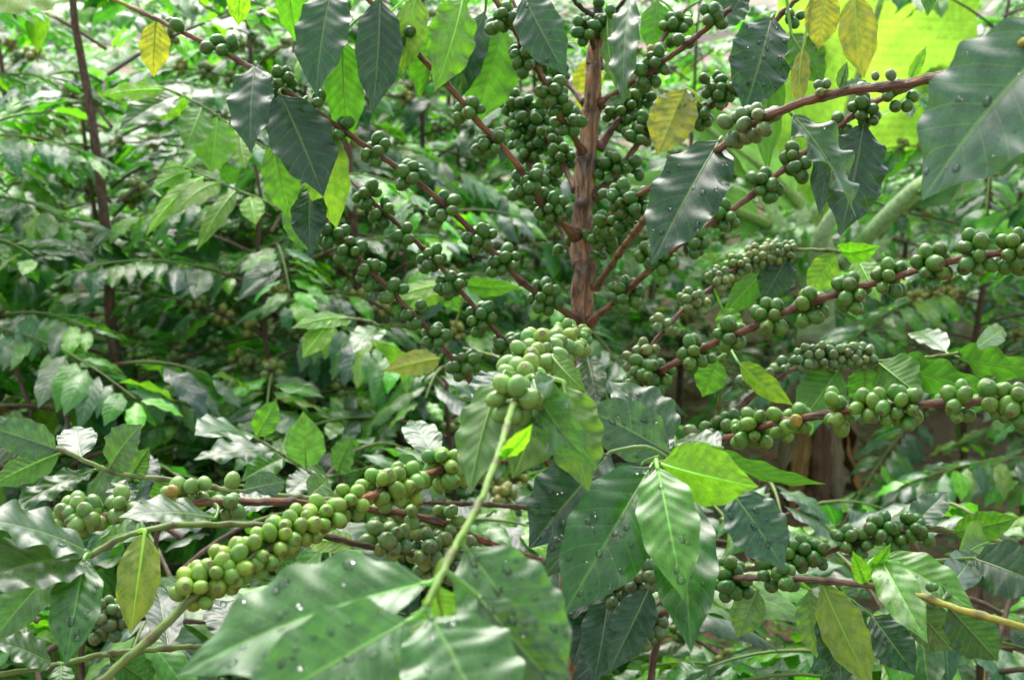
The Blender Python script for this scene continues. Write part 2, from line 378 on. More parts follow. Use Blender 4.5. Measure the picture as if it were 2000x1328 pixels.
tag(wd.build('weeds', M_LEAF, None, (0, 4, 0)), kind='stuff')

# ================================================================== main tree
TREES = {}
class Tree:
    def __init__(s, name, base, label, cat, group=None):
        s.root = empty(name, base); tag(s.root, label, cat, group); s.branches = []; s.berries = []; s.leaves = []
main = Tree('coffee_tree', P(1130, 700, 1.16)*1.0, 'bare trunked coffee tree in sharp focus, its branches covered in green cherries', 'coffee tree')
bx = P(1128, 800, 1.17); main.root.location = (bx.x, bx.y, gh(bx.x, bx.y)); WORLD[main.root.name] = main.root.location.copy()

# trunk
tk = [(1166, -60, 1.14, 7), (1167, -10, 1.14, 8), (1168, 60, 1.145, 9), (1166, 74, 1.145, 17), (1164, 90, 1.145, 15.5), (1162, 125, 1.145, 16), (1161, 130, 1.145, 17.5), (1160, 140, 1.145, 16), (1156, 205, 1.15, 17.5), (1154, 222, 1.15, 19), (1152, 236, 1.15, 17.5),
      (1150, 290, 1.155, 19), (1146, 316, 1.155, 22), (1144, 335, 1.155, 19.5), (1142, 385, 1.16, 19.5), (1139, 402, 1.16, 22), (1138, 418, 1.16, 19), (1136, 470, 1.16, 19.5), (1140, 500, 1.165, 24), (1141, 530, 1.165, 23), (1139, 550, 1.165, 20), (1136, 600, 1.17, 20), (1135, 640, 1.17, 21.5), (1133, 700, 1.17, 20), (1132, 760, 1.17, 21), (1130, 860, 1.17, 21)]
pts = [P(x, y, d) for x, y, d, r in tk]; rad = [r*d/FPX for x, y, d, r in tk]
pts += [Vector((bx.x-.005, bx.y, z)) for z in (.65, .5, .35, .2, .08, -.03)]; rad += [.0105, .0108, .0112, .0118, .0135, .016]
pc = catmull(pts, 4); rc = []
for i in range(len(rad)-1):
    for k in range(4): rc.append(rad[i]*(1-k/4)+rad[i+1]*k/4)
rc.append(rad[-1]); nodes = [.0, 74, 130, 222, 316, 402, 530, 640]
tt = []
for p in pc:
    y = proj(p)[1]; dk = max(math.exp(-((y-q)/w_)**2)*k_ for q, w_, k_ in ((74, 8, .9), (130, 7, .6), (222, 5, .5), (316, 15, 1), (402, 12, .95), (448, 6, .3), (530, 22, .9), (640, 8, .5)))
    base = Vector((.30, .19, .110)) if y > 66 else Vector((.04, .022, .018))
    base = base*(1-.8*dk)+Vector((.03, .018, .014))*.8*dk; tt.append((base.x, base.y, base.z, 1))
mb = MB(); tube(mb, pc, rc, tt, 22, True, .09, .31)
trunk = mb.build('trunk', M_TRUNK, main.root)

BR = []      # (object, pts3d) of every main branch
def branch(name, pl, r0, r1, cols=None, green_from=1.1, tree=main, node_px=38, mat=None, anchor=None, colr=BROWN):
    """pl: [(x, y, depth)...] from the trunk outwards; cols: bark tint; green_from: fraction where the stem turns green"""
    pts = catmull([P(*p) for p in pl], 8)
    if anchor is not None: pts = [anchor]+pts[0:]
    n = len(pts); L = sum((pts[i+1]-pts[i]).length for i in range(n-1)); nn = max(3, int(L/.034)); k = []
    dense = []; acc = [0]
    for i in range(n-1): acc.append(acc[-1]+(pts[i+1]-pts[i]).length)
    m = int(L/.0035)+2
    for i in range(m):
        s = L*i/(m-1); j = max(q for q in range(n) if acc[q] <= s+1e-9); j = min(j, n-2); f = (s-acc[j])/max(1e-9, acc[j+1]-acc[j]); dense.append(pts[j].lerp(pts[j+1], min(1, f)))
    rs = []; ts = []; ph = random.random(); seg = L/nn
    for i in range(m):
        t = i/(m-1); s = L*t; near = abs(((s/seg+ph) % 1)-.5)*seg    # distance to a node
        r = r0*.9+(r1*.9-r0*.9)*t**.8; sw = math.exp(-(near/.0035)**2); r *= 1+.34*sw
        if t > .015 and i: r *= 1+.0
        r += r0*.9*math.exp(-(s/.012)**2)
        b = Vector(colr[:3])*1.2+Vector((.01, .026, .0)); dk = Vector((.03, .017, .013)); gfrac = min(1, max(0, (t-green_from)/.05)); c = b*(1-.7*sw*(1-.5*gfrac))+dk*.7*sw*(1-.5*gfrac)
        gr = Vector((cols or GSTEM)[:3]); gr = gr*(1-.8*sw)+Vector((.09, .055, .03))*.8*sw; c = c*(1-gfrac)+gr*gfrac; ts.append((c.x, c.y, c.z, 1-gfrac*.9)); rs.append(r)
    for _ in range(3): pass
    dense = [p + Vector((random.gauss(0, 1), random.gauss(0, 1), random.gauss(0, 1)))*.00022 for p in dense]
    mb = MB(); tube(mb, dense, rs, ts, 9, True, .05)
    o = mb.build('branch', mat or M_TWIG, tree.root); rec = dict(o=o, pts=dense, rs=rs, tree=tree, name=name); BR.append(rec); return rec
def nearest(br, x, y):
    best = None
    for i, p in enumerate(br['pts']):
        a, b, d = proj(p); e = (a-x)**2+(b-y)**2
        if best is None or e < best[0]: best = (e, i)
    i = best[1]; P_ = br['pts']; return P_[i], (P_[min(i+2, len(P_)-1)]-P_[max(0, i-2)]).normalized(), br['rs'][i], best[0]
BG_BERRY = (.055, .175, .018, 0)
def clusters(br, cl, r=.0077, tint=BG_BERRY, yellow=()):  # tint per branch: near fruit paler, its stronger light put into the colour
    for k, c in enumerate(cl):
        x, y, n = c[:3]; rr = (c[3] if len(c) > 3 else r)*.72
        p, t, rb, _ = nearest(br, x, y)
        x0, y0, d = proj(p); off = (P(x, y, d)-P(x0, y0, d))*(.75 if n > 2 else .12)
        for q, (cc, ax) in enumerate(pack(p, t, n, rr, rb)):
            tn = jit(tint, .16); q_ = random.gauss(0, .12); tn = (tn[0]*(1+q_*1.5), tn[1]*(1+q_*.5), tn[2], 0)
            if (k, q) in yellow or random.random() < .0015: tn = (.42, .30, .05, 0)
            ax = (ax+Vector((random.gauss(0, .4), random.gauss(0, .4), random.gauss(0, .4)))).normalized()
            br['tree'].berries.append((cc+off, ax, rr*random.uniform(.80, 1.10), tn, br))

# ---- upper left branches
U1 = branch('U1', [(1128, 624, 1.16), (1030, 560, 1.12), (960, 490, 1.1), (890, 420, 1.08), (820, 360, 1.06), (750, 310, 1.05), (680, 262, 1.04), (600, 205, 1.03), (540, 165, 1.03), (500, 138, 1.03), (430, 100, 1.04), (370, 70, 1.05), (310, 40, 1.06), (250, 12, 1.07), (160, -30, 1.08)], .0034, .0021, YSTEM, .88, colr=(.125, .052, .034, 1))
clusters(U1, [(1062, 578, 13), (988, 508, 11), (938, 462, 10), (866, 408, 10), (797, 344, 9), (735, 292, 9), (665, 255, 5), (612, 205, 5), (550, 160, 9), (445, 92, 3), (418, 88, 2), (330, 36, 1), (352, 62, 1)])
U2 = branch('U2', [(1130, 820, 1.16), (1040, 730, 1.13), (975, 655, 1.11), (910, 580, 1.1), (850, 510, 1.1), (790, 450, 1.1), (740, 405, 1.1), (705, 370, 1.1), (660, 330, 1.12)], .0032, .002, colr=(.11, .045, .03, 1))
clusters(U2, [(992, 672, 9), (940, 622, 12), (882, 555, 11), (842, 508, 9), (790, 462, 6), (745, 415, 7), (718, 380, 6)])
U3 = branch('U3', [(1132, 960, 1.16), (1010, 850, 1.12), (920, 745, 1.09), (850, 660, 1.08), (790, 595, 1.07), (740, 545, 1.07), (690, 490, 1.07), (645, 440, 1.08), (610, 400, 1.1)], .0032, .002, colr=(.12, .05, .034, 1))
clusters(U3, [(905, 712, 11), (845, 658, 7), (815, 610, 5), (765, 570, 6), (722, 532, 8), (682, 492, 9), (648, 462, 8), (622, 420, 4)])
U4 = branch('U4', [(1126, 462, 1.155), (1060, 400, 1.11), (1010, 322, 1.08), (960, 265, 1.07), (930, 235, 1.06), (880, 172, 1.05), (820, 110, 1.04), (770, 60, 1.03), (720, 0, 1.03), (640, -60, 1.03)], .0036, .0026, colr=(.17, .072, .042, 1))
clusters(U4, [(1070, 400, 11), (1030, 365, 10), (1040, 345, 8), (962, 278, 10), (910, 218, 8), (830, 165, 2), (790, 70, 3), (1085, 420, 6)])
U5 = branch('U5', [(1142, 304, 1.155), (1122, 270, 1.13), (1090, 222, 1.09), (1058, 150, 1.07), (1028, 100, 1.06), (990, 32, 1.05), (950, -20, 1.05)], .0036, .0027, colr=(.14, .06, .036, 1))
clusters(U5, [(1110, 235, 9), (1078, 178, 11), (1028, 122, 10), (1022, 100, 6), (975, 45, 10), (1098, 205, 4)])
U6 = branch('U6', [(1144, 202, 1.155), (1105, 160, 1.18), (1060, 100, 1.2), (1020, 40, 1.21), (990, -20, 1.22)], .0030, .0022, colr=(.10, .045, .03, 1))
clusters(U6, [(1092, 148, 4), (1062, 128, 5), (1050, 90, 6), (1010, 40, 6)])
U7 = branch('U7', [(1126, 372, 1.16), (1080, 288, 1.19), (1040, 230, 1.21), (1000, 180, 1.22), (960, 120, 1.23), (900, 60, 1.24)], .0030, .0022, colr=(.14, .06, .04, 1))
clusters(U7, [(1098, 310, 10), (1070, 270, 8), (1050, 240, 10), (1010, 245, 8), (1020, 210, 9), (990, 200, 7), (1060, 215, 5)])
U8 = branch('U8', [(1128, 520, 1.16), (1090, 440, 1.19), (1040, 340, 1.2), (1010, 260, 1.22), (970, 190, 1.23)], .0028, .002, colr=(.08, .035, .025, 1))
clusters(U8, [(1035, 300, 10), (1020, 275, 7), (1075, 345, 8), (1100, 480, 4), (1050, 390, 5)])
UA = branch('UA', [(1163, 40, 1.14), (1130, 10, 1.12), (1090, -30, 1.1)], .0024, .002, colr=DBROWN)
UB = branch('UB', [(1168, 70, 1.14), (1200, 25, 1.12), (1240, -20, 1.1)], .0024, .002, colr=DBROWN)
UC = branch('UC', [(1160, 96, 1.14), (1150, 60, 1.12), (1140, 40, 1.1)], .0012, .0012, colr=DBROWN); clusters(UB, [(1185, 50, 7), (1178, 10, 3)]); clusters(UC, [(1142, 58, 7)])

# ---- upper right
V1 = branch('V1', [(1172, 204, 1.15), (1220, 170, 1.1), (1270, 138, 1.07), (1340, 88, 1.05), (1390, 48, 1.03), (1450, -2, 1.02), (1500, -45, 1.0), (1600, -60, .97), (1700, -70, .95), (1830, -110, .9)], .0032, .0024, colr=(.14, .06, .045, 1))
clusters(V1, [(1262, 148, 9), (1290, 120, 4), (1345, 90, 2), (1392, 30, 6), (1410, 45, 3)])
V2 = branch('V2', [(1170, 290, 1.155), (1200, 245, 1.16), (1232, 205, 1.17), (1270, 120, 1.18), (1305, 60, 1.19), (1340, 18, 1.2)], .0033, .0022, colr=(.16, .08, .07, 1))
clusters(V2, [(1205, 230, 9), (1225, 215, 8), (1258, 190, 8), (1320, 60, 5), (1330, 45, 4), (1315, 80, 3), (1292, 105, 4)])
V3 = branch('V3', [(1160, 384, 1.155), (1200, 345, 1.15), (1248, 280, 1.15), (1300, 245, 1.15), (1350, 220, 1.14), (1400, 200, 1.13), (1450, 130, 1.12), (1520, 35, 1.11), (1580, -20, 1.1)], .0036, .0024, colr=(.13, .065, .045, 1))
clusters(V3, [(1195, 320, 9), (1185, 345, 6), (1240, 330, 6), (1248, 265, 9), (1262, 240, 6), (1370, 225, 8), (1400, 185, 8), (1372, 150, 7), (1420, 175, 6), (1545, 30, 4), (1540, 90, 2)])
V6 = branch('V6', [(1156, 462, 1.16), (1200, 415, 1.1), (1240, 385, 1.07), (1280, 360, 1.05), (1330, 320, 1.05)], .0036, .0026, colr=(.16, .07, .045, 1))
clusters(V6, [(1222, 400, 12), (1195, 460, 14), (1170, 480, 10), (1230, 440, 10), (1205, 380, 8), (1250, 400, 8), (1190, 440, 8)])
V5 = branch('V5', [(1152, 630, 1.165), (1200, 590, 1.1), (1250, 545, 1.06), (1310, 492, 1.04), (1345, 465, 1.04), (1400, 428, 1.05), (1440, 403, 1.05), (1495, 360, 1.04), (1560, 308, 1.03), (1640, 245, 1.03), (1700, 205, 1.02), (1790, 165, 1.0), (1900, 120, .98)], .0034, .0026, colr=(.17, .07, .05, 1))
clusters(V5, [(1225, 575, 11), (1292, 505, 12), (1272, 500, 8), (1352, 470, 10), (1414, 424, 10), (1496, 365, 11), (1556, 320, 11), (1690, 218, 11), (1642, 242, 2), (1748, 195, 4), (1770, 190, 3)])
V4 = branch('V4', [(1165, 560, 1.16), (1250, 440, .95), (1330, 360, .86), (1380, 310, .81), (1420, 280, .78), (1470, 245, .76), (1520, 218, .74), (1600, 190, .73), (1680, 175, .72), (1740, 168, .71), (1790, 160, .70), (1900, 130, .64), (2010, 80, .56), (2120, 20, .50)], .0030, .0029, YSTEM, .80, colr=(.15, .065, .042, 1))
clusters(V4, [(1372, 330, 4), (1370, 352, 3), (1432, 248, 7), (1470, 240, 9), (1500, 235, 3), (1602, 162, 2, .004), (1618, 165, 1, .004), (1712, 150, 1, .004), (1680, 150, 1, .006), (1750, 155, 1, .005), (1732, 182, 1, .006)], r=.0066, tint=(.12, .215, .06, 0))

# ---- right side
R1 = branch('R1', [(1150, 820, 1.17), (1230, 762, 1.08), (1320, 708, 1.02), (1400, 668, .99), (1450, 648, .97), (1530, 610, .95), (1640, 572, .93), (1780, 532, .9), (1850, 512, .88), (1950, 495, .87), (2060, 485, .86)], .0034, .0028, colr=(.17, .065, .048, 1))
clusters(R1, [(1285, 728, 11), (1225, 765, 8), (1252, 715, 7), (1358, 690, 11), (1425, 650, 9), (1508, 625, 11), (1582, 602, 10), (1665, 570, 12), (1738, 545, 10), (1822, 518, 13), (1902, 498, 13), (1985, 492, 13), (1255, 755, 5)], tint=(.075, .20, .02, 0))
R2 = branch('R2', [(1150, 900, 1.17), (1225, 750, 1.17), (1270, 680, 1.17), (1320, 620, 1.17), (1385, 565, 1.18), (1440, 520, 1.19), (1490, 492, 1.2), (1545, 488, 1.2), (1620, 490, 1.2), (1690, 500, 1.2)], .0034, .0018, GSTEM, .8, colr=(.15, .07, .065, 1))
clusters(R2, [(1245, 712, 10, .0072), (1262, 685, 8, .007), (1288, 632, 6, .0066), (1305, 640, 6, .0066), (1345, 585, 16, .0064), (1365, 595, 10, .0064), (1405, 545, 16, .006), (1400, 540, 8, .006), (1445, 520, 18, .0058), (1475, 505, 20, .0056), (1510, 490, 22, .0054), (1495, 500, 12, .0054), (1540, 492, 12, .0052)], tint=(.19, .29, .085, 0))
R3 = branch('R3', [(1150, 940, 1.15), (1260, 905, .98), (1400, 862, .86), (1500, 830, .8), (1560, 818, .77), (1640, 805, .75), (1700, 795, .74), (1800, 790, .73), (1900, 785, .72), (2070, 780, .71)], .0028, .0027, colr=(.14, .055, .042, 1))
clusters(R3, [(1480, 838, 10), (1455, 850, 6), (1530, 830, 5), (1562, 825, 3), (1560, 812, 3), (1628, 790, 5), (1640, 812, 4), (1695, 800, 6), (1735, 790, 6), (1768, 795, 10), (1872, 788, 9), (1945, 780, 8), (1985, 790, 9)], r=.0066, tint=(.11, .26, .025, 0), yellow=((3, 0),))
R4 = branch('R4', [(1160, 990, 1.17), (1280, 920, 1.12), (1375, 848, 1.1), (1450, 788, 1.08), (1510, 745, 1.07), (1560, 718, 1.07), (1640, 714, 1.07), (1720, 706, 1.08), (1800, 700, 1.08), (1870, 690, 1.09), (1950, 680, 1.1)], .0040, .0014, GSTEM, .55, colr=(.16, .09, .075, 1))
clusters(R4, [(1355, 850, 4), (1472, 745, 7), (1500, 750, 6), (1530, 720, 5, .0068), (1570, 695, 14, .006), (1600, 690, 12, .006), (1630, 690, 14, .0058), (1660, 688, 16, .0055), (1690, 690, 14, .0052)], tint=(.14, .235, .07, 0))
R4b = branch('R4b', [(1402, 828, 1.1), (1405, 780, 1.09), (1412, 730, 1.08), (1428, 672, 1.07)], .0022, .0014, GSTEM, -1)
R4c = branch('R4c', [(1330, 880, 1.05), (1380, 862, 1.0), (1430, 835, .98), (1480, 800, .98)], .002, .0016, GSTEM, -1); clusters(R4c, [(1420, 830, 7), (1440, 825, 5), (1395, 845, 5)])
R5 = branch('R5', [(1180, 1100, 1.1), (1320, 1130, .95), (1420, 1128, .87), (1480, 1128, .83), (1560, 1130, .8), (1640, 1137, .78), (1730, 1147, .76), (1800, 1165, .74), (1860, 1185, .72), (1930, 1205, .70), (2060, 1240, .68)], .0027, .0022, YSTEM, .74, colr=(.10, .05, .042, 1))
clusters(R5, [(1425, 1120, 13), (1432, 1140, 11), (1505, 1115, 4), (1545, 1120, 3), (1530, 1140, 3), (1820, 1160, 4, .004)], r=.0068)
R6 = branch('R6', [(1170, 1140, 1.15), (1300, 1130, 1.08), (1430, 1115, 1.02), (1520, 1102, 1.0), (1600, 1082, .99), (1700, 1052, .98), (1780, 1036, .98), (1850, 1036, .98), (1960, 1060, .99)], .0032, .0022, GSTEM, .8, colr=(.07, .035, .028, 1))
clusters(R6, [(1545, 1080, 9), (1575, 1075, 10), (1600, 1085, 7), (1655, 1055, 10), (1685, 1060, 8), (1720, 1030, 9), (1750, 1050, 6), (1785, 1025, 8), (1800, 1045, 4)], r=.0070)
R7 = branch('R7', [(1160, 1180, 1.1), (1200, 1150, 1.0), (1260, 1130, .9), (1300, 1120, .88)], .0028, .0024, colr=(.07, .03, .025, 1)); clusters(R7, [(1190, 1160, 9), (1215, 1170, 9), (1240, 1125, 8), (1275, 1120, 8), (1170, 1190, 8)], r=.0070, tint=(.07, .14, .035, 0))
R8 = branch('R8', [(1150, 1290, 1.12), (1230, 1230, 1.08), (1300, 1195, 1.04), (1340, 1180, 1.0)], .003, .0026, colr=(.10, .04, .03, 1)); clusters(R8, [(1275, 1225, 8), (1260, 1250, 5)], r=.0070, tint=(.08, .16, .04, 0))

# ---- centre shoot towards the viewer
R9 = branch('R9', [(1140, 860, 1.17), (1230, 880, .95), (1300, 872, .82), (1318, 885, .75), (1300, 900, .70), (1280, 905, .67)], .0026, .0013, GSTEM, .55, colr=(.08, .045, .03, 1))
CS = branch('CS', [(1134, 668, 1.16), (1120, 672, 1.0), (1075, 690, .82), (1035, 730, .70), (1010, 775, .62), (995, 815, .58), (975, 880, .545), (950, 950, .515), (925, 1005, .50), (890, 1065, .48), (862, 1120, .465), (830, 1190, .45)], .0025, .0016, (.15, .29, .03, 0), .60, colr=(.06, .035, .03, 1))
clusters(CS, [(1122, 655, 13, .0073), (1112, 662, 14, .0073), (1100, 680, 14, .0072), (1085, 670, 14, .0072), (1060, 680, 15, .0071), (1048, 695, 16, .0071), (1030, 715, 14, .0071), (1022, 745, 12, .0070), (1003, 780, 10, .0068)], tint=(.19, .36, .06, 0))

# ---- lower left
A1 = branch('A1', [(1140, 860, 1.15), (1060, 880, .98), (960, 902, .88), (890, 912, .85), (820, 930, .81), (740, 962, .77), (680, 984, .74), (640, 1003, .73), (580, 1040, .71), (500, 1090, .69), (440, 1125, .68), (375, 1168, .67), (320, 1222, .66), (260, 1275, .65), (200, 1328, .64), (130, 1390, .63)], .0029, .0026, GSTEM, .77, colr=(.21, .08, .045, 1))
clusters(A1, [(865, 915, 13, .0074), (905, 915, 8, .0074), (790, 940, 12, .0074), (760, 955, 10, .0074), (735, 950, 7), (680, 980, 9), (632, 1000, 9), (605, 1030, 9), (565, 1040, 10), (535, 1055, 10), (498, 1080, 11), (458, 1098, 12), (422, 1118, 12), (385, 1150, 11)], r=.0066, tint=(.19, .36, .04, 0))
A2 = branch('A2', [(1130, 1120, 1.15), (1040, 1090, 1.0), (950, 1058, .9), (880, 1028, .86), (820, 1010, .84), (700, 990, .82), (583, 981, .80), (480, 980, .78), (385, 983, .77), (280, 995, .76), (195, 1012, .75), (110, 1018, .75)], .0031, .0027, colr=(.15, .06, .045, 1))
clusters(A2, [(870, 1018, 9), (800, 1000, 6), (745, 1000, 5), (450, 975, 5), (378, 965, 6), (335, 970, 4), (240, 985, 6), (205, 990, 5), (165, 1005, 9), (140, 1005, 6), (186, 1028, 4), (95, 1010, 2)], r=.0069, tint=(.16, .30, .06, 0), yellow=((5, 0),))
A3 = branch('A3', [(1130, 1190, 1.12), (1000, 1130, .95), (920, 1105, .88), (860, 1090, .84), (760, 1075, .8), (700, 1062, .78), (650, 1050, .77), (515, 1026, .74), (420, 1024, .73), (365, 1024, .72), (310, 1030, .71), (240, 1050, .70), (175, 1085, .69)], .0028, .0019, GSTEM, .80, colr=(.05, .024, .02, 1))
clusters(A3, [(905, 1070, 9), (850, 1075, 11), (825, 1060, 8), (770, 1045, 7), (840, 1110, 8), (880, 1110, 8), (745, 1040, 4)], r=.0070, tint=(.12, .22, .05, 0))
A4 = branch('A4', [(1120, 1000, 1.15), (950, 985, 1.05), (760, 980, .96), (600, 972, .90), (500, 962, .87), (430, 955, .85), (360, 940, .84), (250, 928, .82), (190, 910, .81), (120, 880, .80), (50, 866, .8), (-40, 860, .79)], .0026, .0016, (.26, .36, .13, 0), .45, colr=(.09, .05, .04, 1)); clusters(A4, [(452, 960, 3)], tint=(.16, .30, .06, 0))
A5 = branch('A5', [(1100, 1330, 1.05), (800, 1290, .9), (560, 1265, .82), (400, 1262, .78), (320, 1266, .76), (200, 1278, .74), (110, 1300, .72), (0, 1316, .7), (-80, 1325, .69)], .0022, .0018, GSTEM, .70, colr=(.05, .03, .028, 1))
A6 = branch('A6', [(1100, 1300, 1.1), (700, 1240, 1.0), (400, 1215, .95), (260, 1205, .92), (190, 1210, .9), (120, 1230, .9)], .0024, .0018, GSTEM, .85, colr=DBROWN); clusters(A6, [(200, 1190, 9), (215, 1215, 9), (190, 1230, 7), (230, 1200, 6)], tint=(.09, .17, .045, 0), r=.007)
A7 = branch('A7', [(1150, 760, 1.17), (1080, 740, 1.3), (980, 700, 1.4), (905, 680, 1.45)], .0026, .0018, GSTEM, .6, colr=(.09, .045, .03, 1))

UL = branch('UL', [(640, -60, 1.03), (480, -110, 1.0), (300, -110, .92), (130, -80, .8)], .0026, .0018, GSTEM, .5)
# ---- leafy shoots reaching in from the tree behind
behind = Tree('coffee_tree', (P(700, 700, 2.3).x, P(700, 700, 2.3).y, 0), 'coffee tree behind the left fruiting branches, with bright yellow green leafy shoots', 'coffee tree')
bt = WORLD[behind.root.name]; mb = MB(); tube(mb, catmull([bt+Vector((0, 0, -.03)), bt+Vector((.01, 0, .5)), bt+Vector((-.01, .01, 1.0)), bt+Vector((0, 0, 1.5))], 8), lambda t: .012-.006*t, (.10, .05, .035, 1), 10); mb.build('trunk', M_TRUNK, behind.root)
def sh(pl, **k): return branch('s', pl, .0028, .0015, (.28, .40, .14, 0), .55, tree=behind, **k)
S1 = sh([(700, 420, 2.3), (560, 320, 1.9), (440, 238, 1.6), (400, 210, 1.55), (330, 176, 1.5), (300, 168, 1.5)])
S2 = sh([(700, 560, 2.3), (600, 450, 1.95), (530, 400, 1.7), (460, 370, 1.62), (380, 335, 1.58), (350, 325, 1.57)])
S3 = sh([(700, 760, 2.3), (720, 700, 1.9), (740, 640, 1.7), (690, 622, 1.6), (640, 628, 1.55), (600, 640, 1.52)])
S4 = sh([(700, 800, 2.3), (800, 760, 1.9), (860, 700, 1.7), (900, 600, 1.6), (905, 560, 1.6), (860, 552, 1.55)])
S5 = sh([(700, 900, 2.3), (760, 900, 1.8), (640, 930, 1.45), (590, 912, 1.35), (540, 880, 1.3), (480, 845, 1.28)])

# ---- individual leaves ------------------------------------------------------------
def lf(bx_, by_, bd, tx, ty, td, wpx, tint, roll=0, under=False, br=None, arch=.12, wave=.04, twist=0, drops=0, quilt=.02, fold=.2, tree=None, curl=0., wavek=None, label=None, upb=None):
    if upb is None: upb = 1.1 if tint in (SHEEN, FGL) else .35
    B = P(bx_, by_, bd); T = P(tx, ty, td); mid = (B+T)/2; t = (T-B).normalized()
    n = (CAMP-mid); n = (n-t*n.dot(t)).normalized(); n = Matrix.Rotation(R(roll), 3, t) @ n
    if under: n = -n
    else: n = n+Vector((0, 0, upb)); n = (n-t*n.dot(t)).normalized()
    vw = (CAMP-mid); vw = (vw-t*vw.dot(t)).normalized(); width = wpx*(bd+td)/2/FPX/max(.3, abs(n.dot(vw)))
    # nearest stem
    best = None
    for b in ([br] if br else BR):
        if tree and b['tree'] is not tree: continue
        for i in range(0, len(b['pts']), 2):
            d = (b['pts'][i]-B).length
            if best is None or d < best[0]: best = (d, b, b['pts'][i])
    if best[0] > .035: print('FAR LEAF', bx_, by_, round(best[0], 3))
    mb = MB(); leaf(mb, B, T, width, n, jit(tint, .08), 44, 9, arch if not under else -arch, wave, fold, None, quilt, twist, petiole=best[2], rib=True, drops=drops, curl=curl, wavek=wavek)
    o = mb.build('leaf', [M_LEAF, M_WATER], best[1]['o'], tuple(B))
    if label: o['label'] = label
    return o
